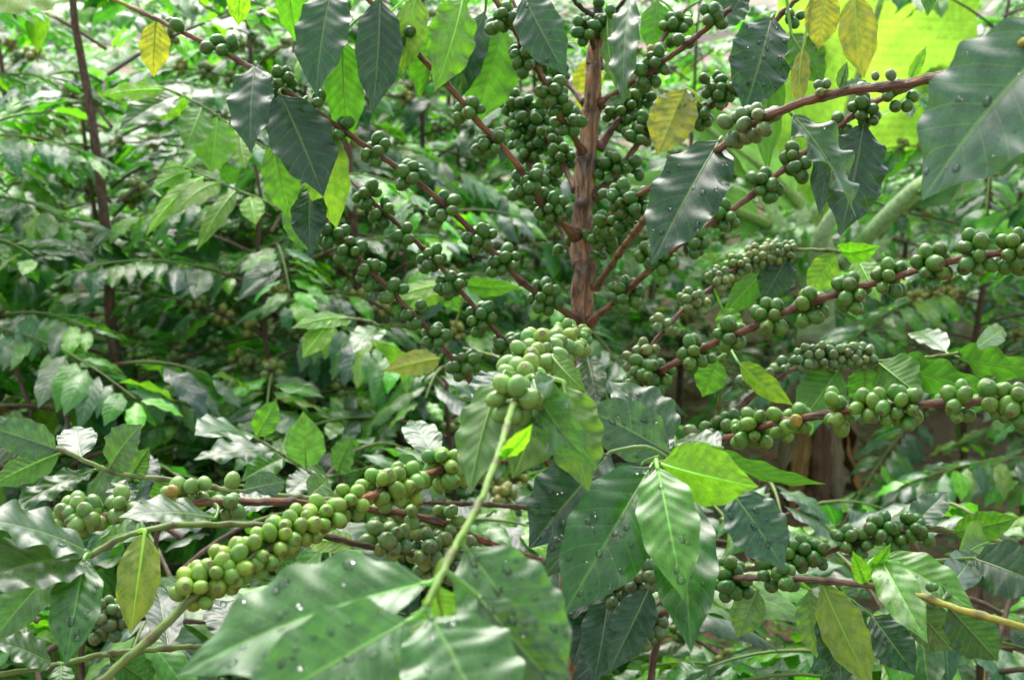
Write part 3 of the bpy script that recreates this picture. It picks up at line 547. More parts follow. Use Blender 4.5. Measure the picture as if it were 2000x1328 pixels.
LEAVES = [
 # top left
 (650, -25, 1.02, 617, 188, .99, 104, DARK2, 20, 0, dict(twist=.2)), (742, -5, 1.02, 728, 222, 1.0, 90, DARK, -15, 0, dict(drops=4)),
 (668, 70, 1.03, 682, 282, 1.05, 78, GREEN, 15, 1, {}), (815, -12, 1.03, 787, 145, 1.03, 68, YG, 20, 1, {}),
 (905, -10, 1.04, 848, 180, 1.0, 92, FRESH, -20, 1, dict(wave=.08)), (948, 20, 1.1, 893, 205, 1.1, 66, DARK2, 20, 0, {}),
 (985, 50, 1.1, 928, 245, 1.1, 110, GREEN, 0, 1, {}), (1022, -10, 1.03, 1107, 150, 1.0, 92, DARK2, 20, 0, dict(drops=8)),
 (500, 122, 1.02, 490, 300, .98, 84, DARK2, 25, 0, dict(wave=.08)), (545, 180, 1.01, 632, 385, 1.0, 122, DARK, -25, 0, dict(arch=.05)),
 (618, 225, 1.03, 658, 448, 1.05, 92, YG, 10, 1, {}), (535, 270, 1.04, 568, 430, 1.05, 72, GREEN, 20, 1, {}), (606, 368, 1.05, 606, 492, 1.03, 70, DARK, 15, 0, {}),
 (565, 385, 1.06, 600, 490, 1.05, 55, GREEN, 20, 1, {}), (305, 38, 1.07, 300, 152, 1.08, 58, YEL, 10, 1, {}), (130, -60, .8, -60, 30, .7, 120, YG, 35, 1, dict(label='out of focus yellowing leaf with rust spots')),
 (468, -50, 1.03, 466, 52, 1.08, 46, YG, 0, 1, {}), (600, 190, 1.04, 560, 250, 1.05, 40, MID, 0, 1, {}),
 (870, 40, 1.1, 820, 200, 1.1, 50, GREEN, 30, 1, dict(curl=1.2)), (760, 20, 1.08, 790, 160, 1.1, 60, DARK2, 40, 0, {}),
 (560, -60, 1.02, 585, 90, 1.08, 60, GREEN, 20, 1, {}),
 # shoots S1, S2
 (325, 176, 1.5, 192, 188, 1.45, 34, LIME, 35, 1, dict(wave=.1)), (350, 186, 1.52, 232, 255, 1.45, 52, MID, 30, 0, {}), (395, 208, 1.55, 362, 292, 1.5, 66, GREEN, 0, 1, {}), (425, 226, 1.58, 412, 340, 1.55, 84, FRESH, 0, 1, {}),
 (445, 242, 1.6, 400, 300, 1.6, 60, YG, 20, 1, {}), (370, 190, 1.53, 300, 230, 1.55, 44, LIME, 30, 1, {}), (318, 172, 1.5, 255, 215, 1.6, 40, FRESH, 30, 0, {}), (470, 256, 1.65, 480, 330, 1.6, 50, YG, 20, 1, {}),
 (375, 333, 1.58, 292, 372, 1.5, 34, FRESH, 30, 1, {}), (400, 345, 1.6, 284, 462, 1.5, 38, LIME, 30, 1, dict(arch=.2)), (430, 358, 1.6, 332, 425, 1.5, 44, YG, 35, 1, dict(arch=.2)), (462, 372, 1.63, 383, 492, 1.55, 38, YG, 20, 1, dict(arch=.18)),
 (488, 382, 1.65, 500, 440, 1.6, 48, LIME, 0, 1, {}), (430, 350, 1.6, 470, 330, 1.6, 40, MID, 40, 1, {}), (360, 328, 1.57, 318, 330, 1.5, 26, FRESH, 40, 1, {}),
 # around the trunk top
 (1232, -10, 1.1, 1218, 205, 1.05, 58, SHEEN, 35, 0, dict(wave=.12, quilt=.02)), (1188, 28, 1.12, 1205, 175, 1.1, 34, PALE, 40, 1, dict(wave=.12)), (1340, 172, 1.12, 1283, 305, 1.12, 92, (.19, .22, .06, .5), 0, 0, dict(drops=10)),
 (1508, 32, 1.08, 1452, 225, 1.04, 126, DARK2, -15, 0, dict(drops=60, wave=.06)), (1410, 268, .80, 1272, 518, .76, 136, DARK2, 12, 0, dict(drops=26, wave=.06, arch=.08)),
 (1506, 70, 1.1, 1500, 340, 1.08, 66, GREEN, 20, 1, {}), (1545, 65, 1.0, 1610, 165, .98, 74, MID, 10, 1, dict(wave=.1)), (1612, -25, .98, 1598, 100, .98, 68, YEL, 0, 1, {}), (1668, -15, .95, 1688, 155, .95, 74, (.14, .2, .02, .6), 10, 1, {}),
 (1545, 222, .75, 1672, 425, .72, 74, SHEEN, -40, 0, dict(wave=.14, twist=-.9, drops=14, fold=.5)), (1687, 238, 1.02, 1640, 462, 1.0, 112, DARK, -20, 0, dict(wave=.07)), (1640, 250, 1.04, 1600, 420, 1.02, 60, DARK, 20, 0, {}),
 (2110, 30, .56, 1800, 392, .58, 235, (.038, .10, .055, 0), 18, 0, dict(quilt=.03, drops=26, upb=.6, label='large out of focus grey green leaf with a drip tip')), (1820, -90, .9, 1812, 33, .9, 44, MID, 0, 0, {}), (1230, 190, 1.1, 1180, 205, 1.12, 20, MID, 0, 0, {}),
 (1570, 90, .98, 1560, 215, .98, 36, YEL, 25, 1, {}), (1285, 0, 1.2, 1275, 110, 1.2, 60, GREEN, 0, 1, {}), (1450, -10, 1.2, 1400, 60, 1.2, 70, DARK2, 20, 0, {}), (1465, -30, 1.0, 1430, 25, 1.0, 40, DARK, 20, 0, {}),
 (1352, 30, 1.2, 1290, 100, 1.25, 70, GREEN, 10, 1, {}), (1160, 110, 1.25, 1135, 220, 1.28, 60, YEL, 20, 1, {}), (1700, 165, .73, 1640, 170, .72, 18, MID, 30, 0, {}), (1640, 176, .73, 1655, 120, .72, 22, SHEEN, 0, 0, {}),
 (1775, 160, .71, 1810, 90, .7, 22, FRESH, 0, 1, {}),
 # hanging leaves of the centre shoot
 (988, 725, .64, 918, 965, .60, 108, (.06, .15, .03, 0), 28, 1, dict(arch=.14, wave=.07, quilt=.03)), (985, 735, .65, 985, 900, .66, 86, (.07, .16, .03, 0), -20, 1, {}), (1072, 735, .66, 1000, 935, .63, 128, (.10, .20, .04, 0), -15, 1, dict(wave=.07, quilt=.045)),
 (1040, 733, .64, 1168, 915, .60, 104, (.04, .12, .04, 0), 40, 0, dict(arch=.32, wave=.1, twist=.5, drops=12)), (1100, 745, .66, 1150, 960, .64, 112, (.09, .18, .04, 0), 15, 1, dict(wave=.09)), (1078, 695, .7, 1145, 765, .68, 44, (.08, .17, .03, 0), 20, 1, {}),
 (982, 892, .54, 1040, 828, .52, 34, LIME, 30, 0, {}), (975, 893, .54, 1003, 872, .53, 16, LIME, 20, 0, {}), (985, 728, .66, 925, 790, .64, 64, (.03, .10, .04, 0), 30, 0, {}),
 # foreground terminal leaves
 (846, 1136, .47, 345, 1320, .462, 178, FGL, 12, 0, dict(arch=.12, drops=44, wave=.05, quilt=.03, fold=.35)), (806, 1208, .45, 440, 1420, .40, 200, FGL, -18, 0, dict(arch=.10, drops=44, wave=.06, quilt=.03, fold=.3, upb=.6)),
 (905, 1064, .49, 1110, 1352, .47, 190, FGL, 18, 0, dict(arch=.12, drops=44, wave=.05, quilt=.02, fold=.3)), (838, 1200, .45, 975, 1470, .42, 225, FGL, -18, 0, dict(arch=.1, drops=44, quilt=.03, fold=.3, upb=.5)),
 (835, 1200, .46, 790, 1400, .44, 90, FRESH, 20, 0, {}), (930, 1160, .47, 1130, 1390, .45, 120, (.035, .12, .04, .1), 20, 0, dict(drops=20)), (850, 1140, .48, 870, 1230, .5, 70, (.06, .14, .03, 0), 0, 1, {}),
 # centre right rosette
 (1275, 906, .68, 1096, 1208, .62, 176, (.026, .115, .020, 0), -8, 0, dict(drops=60, quilt=.05, arch=.1)), (1195, 882, .72, 1032, 1072, .70, 150, DARK2, 10, 0, dict(drops=60, arch=.05)), (1262, 900, .72, 1060, 1130, .72, 130, DARK2, 0, 0, dict(drops=40)),
 (1312, 888, .74, 1130, 792, .74, 112, SHEEN, -40, 0, dict(drops=34)), (1315, 870, .76, 1190, 745, .78, 96, SHEEN, 35, 0, dict(drops=24)), (1283, 908, .66, 1335, 1172, .61, 118, (.075, .25, .02, 0), 0, 0, dict(quilt=.04, drops=10)),
 (1288, 905, .68, 1482, 950, .64, 118, LIME, 15, 1, dict(quilt=.02)), (1330, 960, .70, 1350, 1275, .63, 128, (.028, .125, .018, 0), 5, 0, dict(drops=14, arch=.08)), (1428, 960, .72, 1532, 1112, .70, 112, (.03, .10, .05, 0), -8, 0, dict(drops=26)),
 (1360, 868, .78, 1615, 945, .72, 34, MID, 55, 1, dict(wave=.05)), (1270, 1145, .88, 1188, 1315, .86, 84, DARK, -10, 0, {}), (1165, 1170, 1.08, 1145, 1300, 1.05, 26, PALE, 30, 1, {}), (1300, 890, .74, 1240, 840, .8, 60, DARK2, 40, 0, {}),
 (1410, 875, .76, 1320, 860, .8, 40, SHEEN, 40, 0, {}),
 (1168, 1175, 1.08, 1118, 1300, 1.04, 84, DARK, 10, 0, {}), (1190, 1160, 1.02, 1160, 1335, .98, 88, DARK2, -10, 0, {}), (1175, 1100, 1.1, 1120, 1210, 1.05, 70, DARK, 20, 0, {}), (1230, 1235, 1.08, 1110, 1340, 1.0, 70, DARK, -10, 0, {}),
 (1150, 740, 1.12, 1118, 860, 1.05, 70, DARK2, 10, 0, {}), (1145, 690, 1.14, 1170, 800, 1.08, 56, MID, 0, 0, {}),
 # right, middle distance
 (1440, 705, 1.05, 1550, 792, 1.02, 46, YG, 30, 1, {}), (1640, 718, 1.08, 1558, 835, 1.05, 92, GREEN, 0, 1, {}), (1402, 700, 1.07, 1372, 775, 1.08, 62, GREEN, 0, 1, {}), (1715, 708, 1.08, 1800, 775, 1.03, 100, GREEN, 0, 1, {}),
 (1740, 702, 1.08, 1945, 765, 1.02, 66, MID, 40, 1, dict(wave=.1)), (1860, 692, 1.1, 2040, 720, 1.02, 60, MID, 40, 1, dict(wave=.12)), (1690, 712, 1.08, 1690, 800, 1.1, 70, MID, 0, 1, {}), (1540, 500, 1.2, 1490, 590, 1.2, 70, DARK2, 0, 0, {}),
 (1530, 498, 1.2, 1410, 620, 1.25, 56, MID, 20, 1, {}), (1630, 492, 1.2, 1580, 580, 1.2, 56, YG, 0, 1, {}), (1670, 498, 1.2, 1720, 590, 1.15, 60, FRESH, 0, 1, {}), (1640, 490, 1.2, 1720, 480, 1.1, 44, FRESH, 45, 0, {}), (1900, 685, 1.1, 1960, 640, 1.2, 40, FRESH, 20, 0, {}),
 (1410, 600, 1.2, 1440, 660, 1.2, 50, PALE, 0, 1, {}), (1850, 690, 1.09, 1780, 650, 1.2, 40, SHEEN, 30, 0, {}),
 # right, below
 (1605, 1135, .79, 1705, 1345, .76, 88, (.11, .20, .02, .2), 15, 1, dict(quilt=.05)), (1640, 1150, .8, 1640, 1345, .78, 104, DARK2, -20, 0, dict(drops=14)), (1718, 1088, .78, 1812, 1256, .72, 80, (.11, .29, .03, 0), 10, 0, dict(drops=12)), (1716, 1086, .78, 1905, 1192, .74, 84, (.10, .27, .03, 0), -20, 0, dict(drops=12)),
 (1580, 1150, .84, 1595, 1285, .84, 62, PALE, 10, 0, {}), (1700, 1200, .85, 1790, 1320, .82, 84, DARK2, 10, 0, dict(drops=10)), (1480, 1150, .9, 1440, 1245, .9, 66, PALE, 0, 0, {}), (1900, 1090, .8, 2060, 1150, .75, 110, DARK2, 10, 0, {}),
 (1930, 1060, .95, 1868, 1092, .9, 70, PALE, 20, 1, dict(curl=1.)), (1850, 1180, .73, 1950, 1290, .74, 90, DARK2, 20, 0, {}), (1760, 1160, .8, 1860, 1270, .85, 80, DARK, 10, 0, dict(drops=8)), (1690, 1140, .77, 1665, 1075, .75, 34, FRESH, 0, 0, {}),
 (1700, 1120, .78, 1740, 1060, .77, 26, FRESH, 20, 0, {}), (1840, 1172, .74, 1910, 1080, .85, 70, DARK2, 0, 0, {}), (1780, 1035, .98, 1850, 960, 1.0, 60, SHEEN, 0, 0, {}), (1860, 1040, .98, 1990, 1010, .95, 60, GREEN, 30, 0, {}),
 # lower left
 (175, 1080, .69, -70, 1012, .64, 74, SHEEN, 40, 0, dict(drops=10, wave=.08)), (172, 1086, .69, -85, 1150, .62, 112, SHEEN, 15, 0, dict(drops=14)), (165, 1088, .68, 128, 1300, .64, 96, (.04, .15, .025, 0), 0, 0, dict(drops=30)), (120, 1100, .7, -20, 1260, .68, 80, GREEN, 20, 0, {}),
 (283, 1036, .7, 255, 1240, .68, 82, (.15, .24, .02, .42), 0, 1, dict(label='diseased yellowing leaf with brown spots')), (420, 1012, .76, 232, 1010, .72, 56, SHEEN, 45, 0, dict(drops=10)), (545, 985, .8, 400, 1000, .8, 36, SHEEN, 50, 0, {}), (290, 1040, .71, 190, 1060, .74, 46, GREEN, 40, 0, dict(drops=6)),
 (115, 880, .8, -30, 832, .78, 74, SHEEN, -45, 0, {}), (158, 896, .81, 145, 832, .85, 74, SHEEN, 0, 0, {}), (214, 916, .82, 278, 828, .8, 72, SHEEN, 10, 0, {}), (252, 942, .83, 292, 872, .82, 46, SHEEN, 20, 0, {}), (190, 916, .82, 5, 1010, .78, 44, MID, 40, 0, dict(wave=.1)),
 (120, 884, .8, -20, 950, .78, 60, GREEN, 20, 1, {}), (60, 868, .8, -60, 900, .9, 60, DARK2, 0, 0, {}), (345, 936, .84, 300, 1000, .86, 60, MID, 10, 1, {}), (255, 935, .83, 225, 1000, .8, 56, SHEEN, 20, 0, {}),
 (470, 960, .86, 560, 940, .9, 50, SHEEN, 40, 0, {}), (600, 975, .9, 640, 935, .95, 60, PALE, 20, 0, {}), (330, 1270, .77, 300, 1140, .85, 70, DARK2, 20, 0, {}), (480, 1265, .8, 420, 1170, .85, 90, DARK2, 20, 0, dict(drops=10)), (210, 1278, .74, 300, 1340, .8, 70, DARK, 10, 0, {}),
 (105, 1300, .72, -20, 1250, .7, 60, SHEEN, 40, 0, {}), (120, 1296, .72, 120, 1380, .7, 50, GREEN, 10, 0, {}), (700, 1065, .79, 600, 1060, .85, 44, YG, 30, 1, {}), (560, 1030, .76, 540, 1120, .8, 70, DARK2, 10, 0, {}),
 (842, 930, 1.0, 765, 918, 1.05, 74, (.045, .16, .03, 0), -30, 0, dict(quilt=.04)), (850, 900, 1.02, 800, 820, 1.1, 64, (.04, .14, .03, 0), 20, 0, dict(quilt=.04)),
 # behind: S3..S5
 (690, 622, 1.6, 568, 642, 1.5, 34, FRESH, 45, 1, {}), (645, 628, 1.55, 590, 700, 1.5, 48, LIME, 10, 1, {}), (740, 640, 1.7, 690, 690, 1.6, 50, GREEN, 30, 0, {}), (800, 752, 1.9, 720, 665, 1.6, 34, LIME, 40, 1, {}), (860, 700, 1.7, 745, 725, 1.55, 50, YEL, 10, 1, {}),
 (895, 555, 1.6, 745, 590, 1.5, 34, YG, 40, 1, {}), (905, 555, 1.6, 1020, 560, 1.5, 36, GREEN, 40, 0, {}), (880, 552, 1.58, 800, 600, 1.6, 44, YG, 20, 1, {}), (860, 555, 1.6, 900, 610, 1.6, 40, GREEN, 10, 0, {}),
 (598, 914, 1.35, 592, 802, 1.3, 78, SHEEN, 0, 0, {}), (545, 882, 1.3, 378, 898, 1.25, 44, SHEEN, 45, 0, dict(wave=.09)), (480, 846, 1.28, 380, 850, 1.2, 50, SHEEN, 40, 0, {}), (500, 855, 1.29, 540, 780, 1.3, 50, FRESH, 20, 0, {}), (560, 892, 1.32, 470, 940, 1.3, 50, GREEN, 20, 0, {}),
 (640, 930, 1.45, 560, 900, 1.4, 50, SHEEN, 40, 0, {}), (660, 925, 1.5, 690, 850, 1.45, 50, SHEEN, 10, 0, {}), (620, 925, 1.4, 560, 970, 1.35, 50, SHEEN, 20, 0, {}),
]
for q in LEAVES:
    bx_, by_, bd, tx, ty, td, wpx, tn, roll, und, kw = q
    lf(bx_, by_, bd, tx, ty, td, wpx, tn, roll, bool(und), **kw)

# ---- berries: the hundred that show largest are parts, the rest one part
def place_berries(tree, name='berry'):
    def size(b):
        x, y, d = proj(b[0]); ins = (-10 < x < 2010 and -10 < y < 1338); return (b[2]/d) if ins else 0
    L = sorted(tree.berries, key=size, reverse=True)
    for c, ax, r, tn, br in L[:100]:
        mb = MB(); berry(mb, c, ax, r, tn, 20, 12, random.uniform(1.12, 1.34)); mb.build('berry', M_BERRY, br['o'], tuple(c))
    if len(L) > 100:
        mb = MB()
        for c, ax, r, tn, br in L[100:]: berry(mb, c, ax, r, tn, 12, 8, random.uniform(1.08, 1.3))
        o = mb.build('berry', M_BERRY, tree.root); tag(o, kind='stuff')
    print('berries', len(L))
place_berries(main)
# hanging water drops under berries and leaf tips
for x, y, d in [(1272, 545, .78), (1218, 560, 1.1), (788, 486, 1.1), (736, 488, 1.08), (840, 506, 1.08), (926, 500, 1.08), (741, 606, 1.07), (1030, 620, 1.1), (1080, 497, 1.1), (1663, 612, .92), (1823, 558, .88), (1180, 487, 1.08), (1370, 622, 1.15), (436, 1180, .67), (1410, 575, 1.18)]:
    mb = MB(); berry(mb, P(x, y, d-.006), (0, 0, -1), .0017, (1, 1, 1, 0), 10, 8, 1.2)
    mb.build('water_drop', M_WATER, main.root, tuple(P(x, y, d-.006)))

# ================================================================== background coffee trees
def make_branch_bg(rng, h, az, L, lift, leafy, droop, nu, tree_tint, ls=1.):
    """returns (stem MB, foliage MB) round the origin"""
    d = Vector((math.cos(az), math.sin(az), 0)); pts = []
    for i in range(9):
        t = i/8; pts.append(Vector((0, 0, h)) + d*(L*t) + Vector((0, 0, L*(lift*t - droop*t*t))))
    st = MB(); tube(st, pts, lambda t: .0034-.0022*t, lambda t: (.10, .066, .042, 1) if t < .5 else (.15, .22, .05, 0), 5, False)
    dz = rng.uniform(-.85, -.15); a0 = rng.uniform(.65, .95); fo = MB(); npair = max(3, int(L*leafy/(.024*ls))); side = d.cross(Vector((0, 0, 1)))
    for k in range(npair):
        t = 1-leafy*(k/npair)*.98; i = min(7, int(t*8)); p = pts[i].lerp(pts[i+1], t*8-i) if t < 1 else pts[-1]
        for s in (-1, 1):
            if rng.random() < .07: continue
            a = (a0+rng.uniform(-.12, .12))*(1 if k else .5); ll = rng.uniform(.068, .112)*(.7 if k == 0 else 1)*ls
            dirv = (side*s*math.sin(a+.35) + d*math.cos(a)*.8 + Vector((0, 0, dz+rng.uniform(-.16, .16)))).normalized()
            tt = dict(a=DARK, b=DARK2, c=MID, d=GREEN, e=FRESH, f=SHEEN, g=YG)[rng.choices('abcdefg', weights=(2, 4, 4, 3, 1.3 if k > 1 else 7, 3, .3))[0]]
            tt = tuple(v*rng.uniform(1.15, 2.05)*tree_tint for v in tt[:3])+(tt[3],)
            nr = Vector((0, 0, 1)) + d*rng.uniform(-.3, .5) + side*s*rng.uniform(-.3, .4)
            leaf(fo, p+dirv*.008, p+dirv*ll, ll*rng.uniform(.31, .40), nr, tt, nu, 2, rng.uniform(.08, .26), rng.uniform(.06, .12), .3, wavek=3.2, curl=rng.uniform(0, .5))
    return st, fo, pts
def proto(name, seed, height, nb, nu, parts, tint=1.0, fruit=True, low=.06, ls=1., openf=False, reach=1., tr=1.):
    rng = random.Random(seed); random.seed(seed); np.random.seed(seed)
    root = empty(name, (0, 0, 0)); tb = MB(); lean = Vector((rng.uniform(-.05, .05), rng.uniform(-.05, .05), 0))
    tube(tb, [lean*(max(0, z)/height)**1.5+Vector((rng.gauss(0, .004), rng.gauss(0, .004), z)) for z in np.linspace(-.04, height, 14)], lambda t: (.0135-.0095*t)*tr, (.10, .064, .044, 1), 10, True, .08); tb.build('trunk', M_TRUNK, root, (0, 0, 0))
    allst = MB(); allfo = MB(); bb = MB()
    for i in range(nb):
        f = i/(nb-1); az = i*2.4+rng.uniform(-.3, .3)
        if openf and f > .15 and math.sin(az) < .0: continue
        h = low+(height-low-.02)*f**1.15; L = (.62-.38*max(0, f-.35)/.65)*rng.uniform(.85, 1.2)*reach
        st, fo, pts = make_branch_bg(rng, h, az, L, rng.uniform(.15, .5)+.3*f, rng.uniform(.6, .85), rng.uniform(.35, .65), nu, tint, ls)
        if parts:
            so_ = st.build('branch', M_TWIG, root); fo.build('foliage', M_LEAF, so_)
        else:
            for a, b in ((allst, st), (allfo, fo)): a.add(b.v, b.f, b.lv, b.tn)
        if fruit and f < .75:
            for k in range(rng.randint(2, 4)):
                p = pts[rng.randint(1, 4)]
                tt = rng.choice(((.14, .22, .06, 0), (.20, .26, .07, 0), (.35, .33, .08, 0)))
                for c, ax in pack(p, (pts[2]-pts[1]).normalized(), rng.randint(5, 9), .0075, .003): berry(bb, c, ax, .0073, tt, 7, 5)
    if not parts: allst.build('branches', M_TWIG, root); allfo.build('crown', M_LEAF, root)
    if bb.v: tag(bb.build('berry', M_BERRY, root), kind='stuff')
    return root
def copy_tree(o, parent=None):
    c = o.copy(); col.objects.link(c); c.parent = parent
    for ch in list(o.children): copy_tree(ch, c)
    return c
NP = [proto('coffee_tree', 11, 1.38, 34, 8, True, 1.2, True, .28, 1., False, 1., .75), proto('coffee_tree', 12, 1.28, 32, 8, True, 1.3, True, .28, 1., False, 1., .75), proto('coffee_tree', 13, 1.45, 36, 8, True, 1.15, True, .28, 1., False, 1., .75)]
MT = [proto('coffee_tree', 51, .98, 34, 9, True, 1.15, True, .15, .95, False, .8, .7), proto('coffee_tree', 52, .92, 32, 9, True, 1.25, True, .15, 1.0, False, .8, .7)]
FP = [proto('coffee_tree', 21, 1.5, 38, 6, False, 1.4, False, .2), proto('coffee_tree', 22, 1.42, 36, 6, False, 1.7, False, .2), proto('coffee_tree', 23, 1.6, 40, 6, False, 1.4, False, .2)]
LT = [proto('coffee_tree', 31, 1.55, 40, 8, True, 1.2, True, .06, 1.05, True, 1., 1.0)]
BU = [proto('coffee_bush', 41, .62, 16, 12, True, .85, True, .16, 1.0, False, .6, .6), proto('coffee_bush', 42, .56, 15, 12, True, 1.0, False, .14, 1.08, False, .58, .6)]
bpy.context.view_layer.update()
near = [  # x px of the trunk, depth, prototype, yaw, scale, label
 (-190, 1.95, 1, 1.3, .95, 'coffee tree at the far left edge with yellowing berries near the ground'),
 (520, 2.75, 2, 2.0, 1.0, 'coffee tree with drooping glossy leaf pairs between the dark trunk and the centre'),
 (830, 3.0, 0, 4.0, 1.05, 'coffee tree seen through the left fruit branches, below the bright patch of leaves'),
 (1330, 3.4, 2, 3.1, .95, 'coffee tree just right of the bare trunk, partly hidden by berry clusters'),
 (1900, 2.9, 1, 5.2, 1.0, 'coffee tree with thin brown stem at the right edge below the striped banana leaf'),
 (2300, 2.2, 0, 2.6, .9, 'coffee tree leaning in from beyond the right edge'),
 (1760, 3.9, 2, .9, 1.0, 'coffee tree behind the banana stems on the right'),
 (60, 3.1, 1, 2.9, 1.1, 'coffee tree at the upper left corner behind the dark trunk'),
 (1020, 3.9, 0, 1.1, .9, 'low coffee tree behind the lower part of the bare trunk'),
 (600, 3.6, 1, .4, 1.1, 'coffee tree behind the hanging yellow green leaf at the upper left'),
 (2120, 3.4, 2, 4.9, .9, 'coffee tree at the right edge above the bare soil'),
]
used = set()
def place(pr, ps, x, d, yaw, sc, z=0):
    o = pr[ps] if (id(pr), ps) not in used else copy_tree(pr[ps]); used.add((id(pr), ps))
    p = P(x, 664, d); o.location = (p.x, p.y, gh(p.x, p.y)+z); o.rotation_euler = (0, 0, yaw); o.scale = (sc, sc, sc); return o
for x, d, ps, yaw, sc, lab in near:
    tag(place(NP, ps, x, d, yaw, sc), lab, 'coffee tree', 'neighbouring coffee trees')
mid_rows = [(-100, 4.2, 'coffee tree at the far left edge of the second row, behind the dark trunk'), (330, 4.2, 'pale green coffee tree in the gap between the dark trunk and the yellow shoot leaves'), (700, 4.1, 'light green coffee tree in the bright gap left of the densest berry clusters'),
 (1050, 4.3, 'coffee tree directly behind the bare brown trunk'), (1500, 4.3, 'coffee tree behind the banana plant, left of its stalks'), (2050, 4.2, 'coffee tree at the right edge beyond the striped banana leaf'),
 (120, 5.2, 'far coffee tree above the dark trunked one at the upper left'), (520, 5.3, 'far coffee tree showing between the two long hanging dark leaves and the shoot'), (880, 5.2, 'far coffee tree showing pale through the gap above the left fruit branches'),
 (1270, 5.2, 'far coffee tree showing just right of the bare trunk'), (1680, 5.2, 'far coffee tree behind the lime green banana leaf'), (1960, 5.3, 'far coffee tree above the big grey green leaf')]
for k, (x, d, lab) in enumerate(mid_rows):
    tag(place(FP, k % 3, x, d, k*2.1, 1.0+.08*(k % 3)), lab, 'coffee tree', 'coffee trees in the second and third rows')
# beyond that the rows read as one mass
vs_, fs_, lv_, tn_, off = [], [], [], [], 0; random.seed(99); k = 0
src = []
for r_ in FP:
    me = [c for c in r_.children if c.name.startswith('crown')][0].data; co = np.empty(len(me.vertices)*3, np.float32); me.vertices.foreach_get('co', co)
    o_ = [c for c in r_.children if c.name.startswith('crown')][0].location; a = np.empty(len(me.vertices)*3, np.float32); me.attributes['lv'].data.foreach_get('vector', a); b = np.empty(len(me.vertices)*4, np.float32); me.attributes['tint'].data.foreach_get('color', b)
    fc = np.empty(len(me.loops), np.int32); me.loops.foreach_get('vertex_index', fc); src.append((co.reshape(-1, 3)+np.array(o_), a, b, fc))
for d, xs_ in ((6.4, range(-100, 2200, 290)), (7.8, range(0, 2150, 240)), (9.6, range(0, 2050, 200))):
    for x in xs_:
        co, a, b, fc = src[k % 3]; k += 1; p = P(x+random.uniform(-60, 60), 664, d+random.uniform(-.4, .4)); th = random.uniform(0, 6.28); sc = random.uniform(1, 1.25); c_, s_ = math.cos(th)*sc, math.sin(th)*sc
        q = np.stack([co[:, 0]*c_-co[:, 1]*s_+p.x, co[:, 0]*s_+co[:, 1]*c_+p.y, co[:, 2]*sc], 1); vs_.append(q); lv_.append(a); tn_.append(b); fs_.append(fc+off); off += len(co)
me = bpy.data.meshes.new('far_coffee_rows'); Vv = np.concatenate(vs_); Fv = np.concatenate(fs_); me.vertices.add(len(Vv)); me.vertices.foreach_set('co', Vv.astype(np.float32).ravel()); me.loops.add(len(Fv)); me.loops.foreach_set('vertex_index', Fv)
me.polygons.add(len(Fv)//4); me.polygons.foreach_set('loop_start', np.arange(0, len(Fv), 4, dtype=np.int32)); me.attributes.new('lv', 'FLOAT_VECTOR', 'POINT').data.foreach_set('vector', np.concatenate(lv_)); me.attributes.new('tint', 'FLOAT_COLOR', 'POINT').data.foreach_set('color', np.concatenate(tn_))
me.materials.append(M_LEAF); me.update(calc_edges=True); me.validate(); fo_ = bpy.data.objects.new('far_foliage', me); col.objects.link(fo_); tag(fo_, 'distant rows of coffee foliage merging into one green mass', kind='stuff')

tag(place(LT, 0, 250, 2.1, 0, 1.0), 'coffee tree with a dark upright trunk standing clear at the left, behind the hanging leaves', 'coffee tree', 'neighbouring coffee trees')
for i, (x, d, yaw, sc, lab) in enumerate([(1500, 1.55, .4, 1.0, 'low leafy coffee bush under the lower right cherry branches, right of the wet rosette'), (1780, 1.32, 2.2, 1.0, 'low coffee bush filling the bottom right behind the yellow green leaf'), (2010, 1.25, 3.9, 1.05, 'low coffee bush in the bottom right corner'),
     (1190, 1.10, 1.2, 1.12, 'dark low coffee bush at the foot of the bare trunk'), (330, 1.28, 5.0, 1.05, 'low coffee bush below the lower left cherry branch'), (20, 1.15, .9, 1.1, 'low coffee bush in the bottom left corner'), (620, 1.45, 2.9, 1.1, 'low coffee bush behind the left foreground leaves'),
     (120, 1.75, 4.4, 1.25, 'coffee bush behind the white shining leaves at the left edge'), (880, 1.9, .2, 1.1, 'coffee bush behind the central green shoot')]):
    tag(place(BU, i % 2, x, d, yaw, sc), lab, 'coffee bush', 'low coffee bushes between the trees')

for i, (x, d, yaw, sc, lab) in enumerate([(540, 2.1, .7, 1.0, 'waist high coffee tree with drooping leaf fans in the left middle'), (770, 2.35, 2.0, 1.0, 'waist high coffee tree behind the orange yellow leaf left of the centre'), (-90, 2.0, 3.3, 1.0, 'waist high coffee tree at the left edge above the white shining leaves'),
     (240, 2.7, 5.1, 1.15, 'waist high coffee tree in the gap right of the dark upright trunk'), (620, 2.95, 1.4, 1.15, 'waist high coffee tree seen between the hanging leaves and the left fruit branches'), (950, 3.0, 4.2, 1.1, 'waist high coffee tree just left of the bare trunk')]):
    tag(place(MT, i % 2, x, d, yaw, sc), lab, 'coffee tree', 'waist high coffee trees')

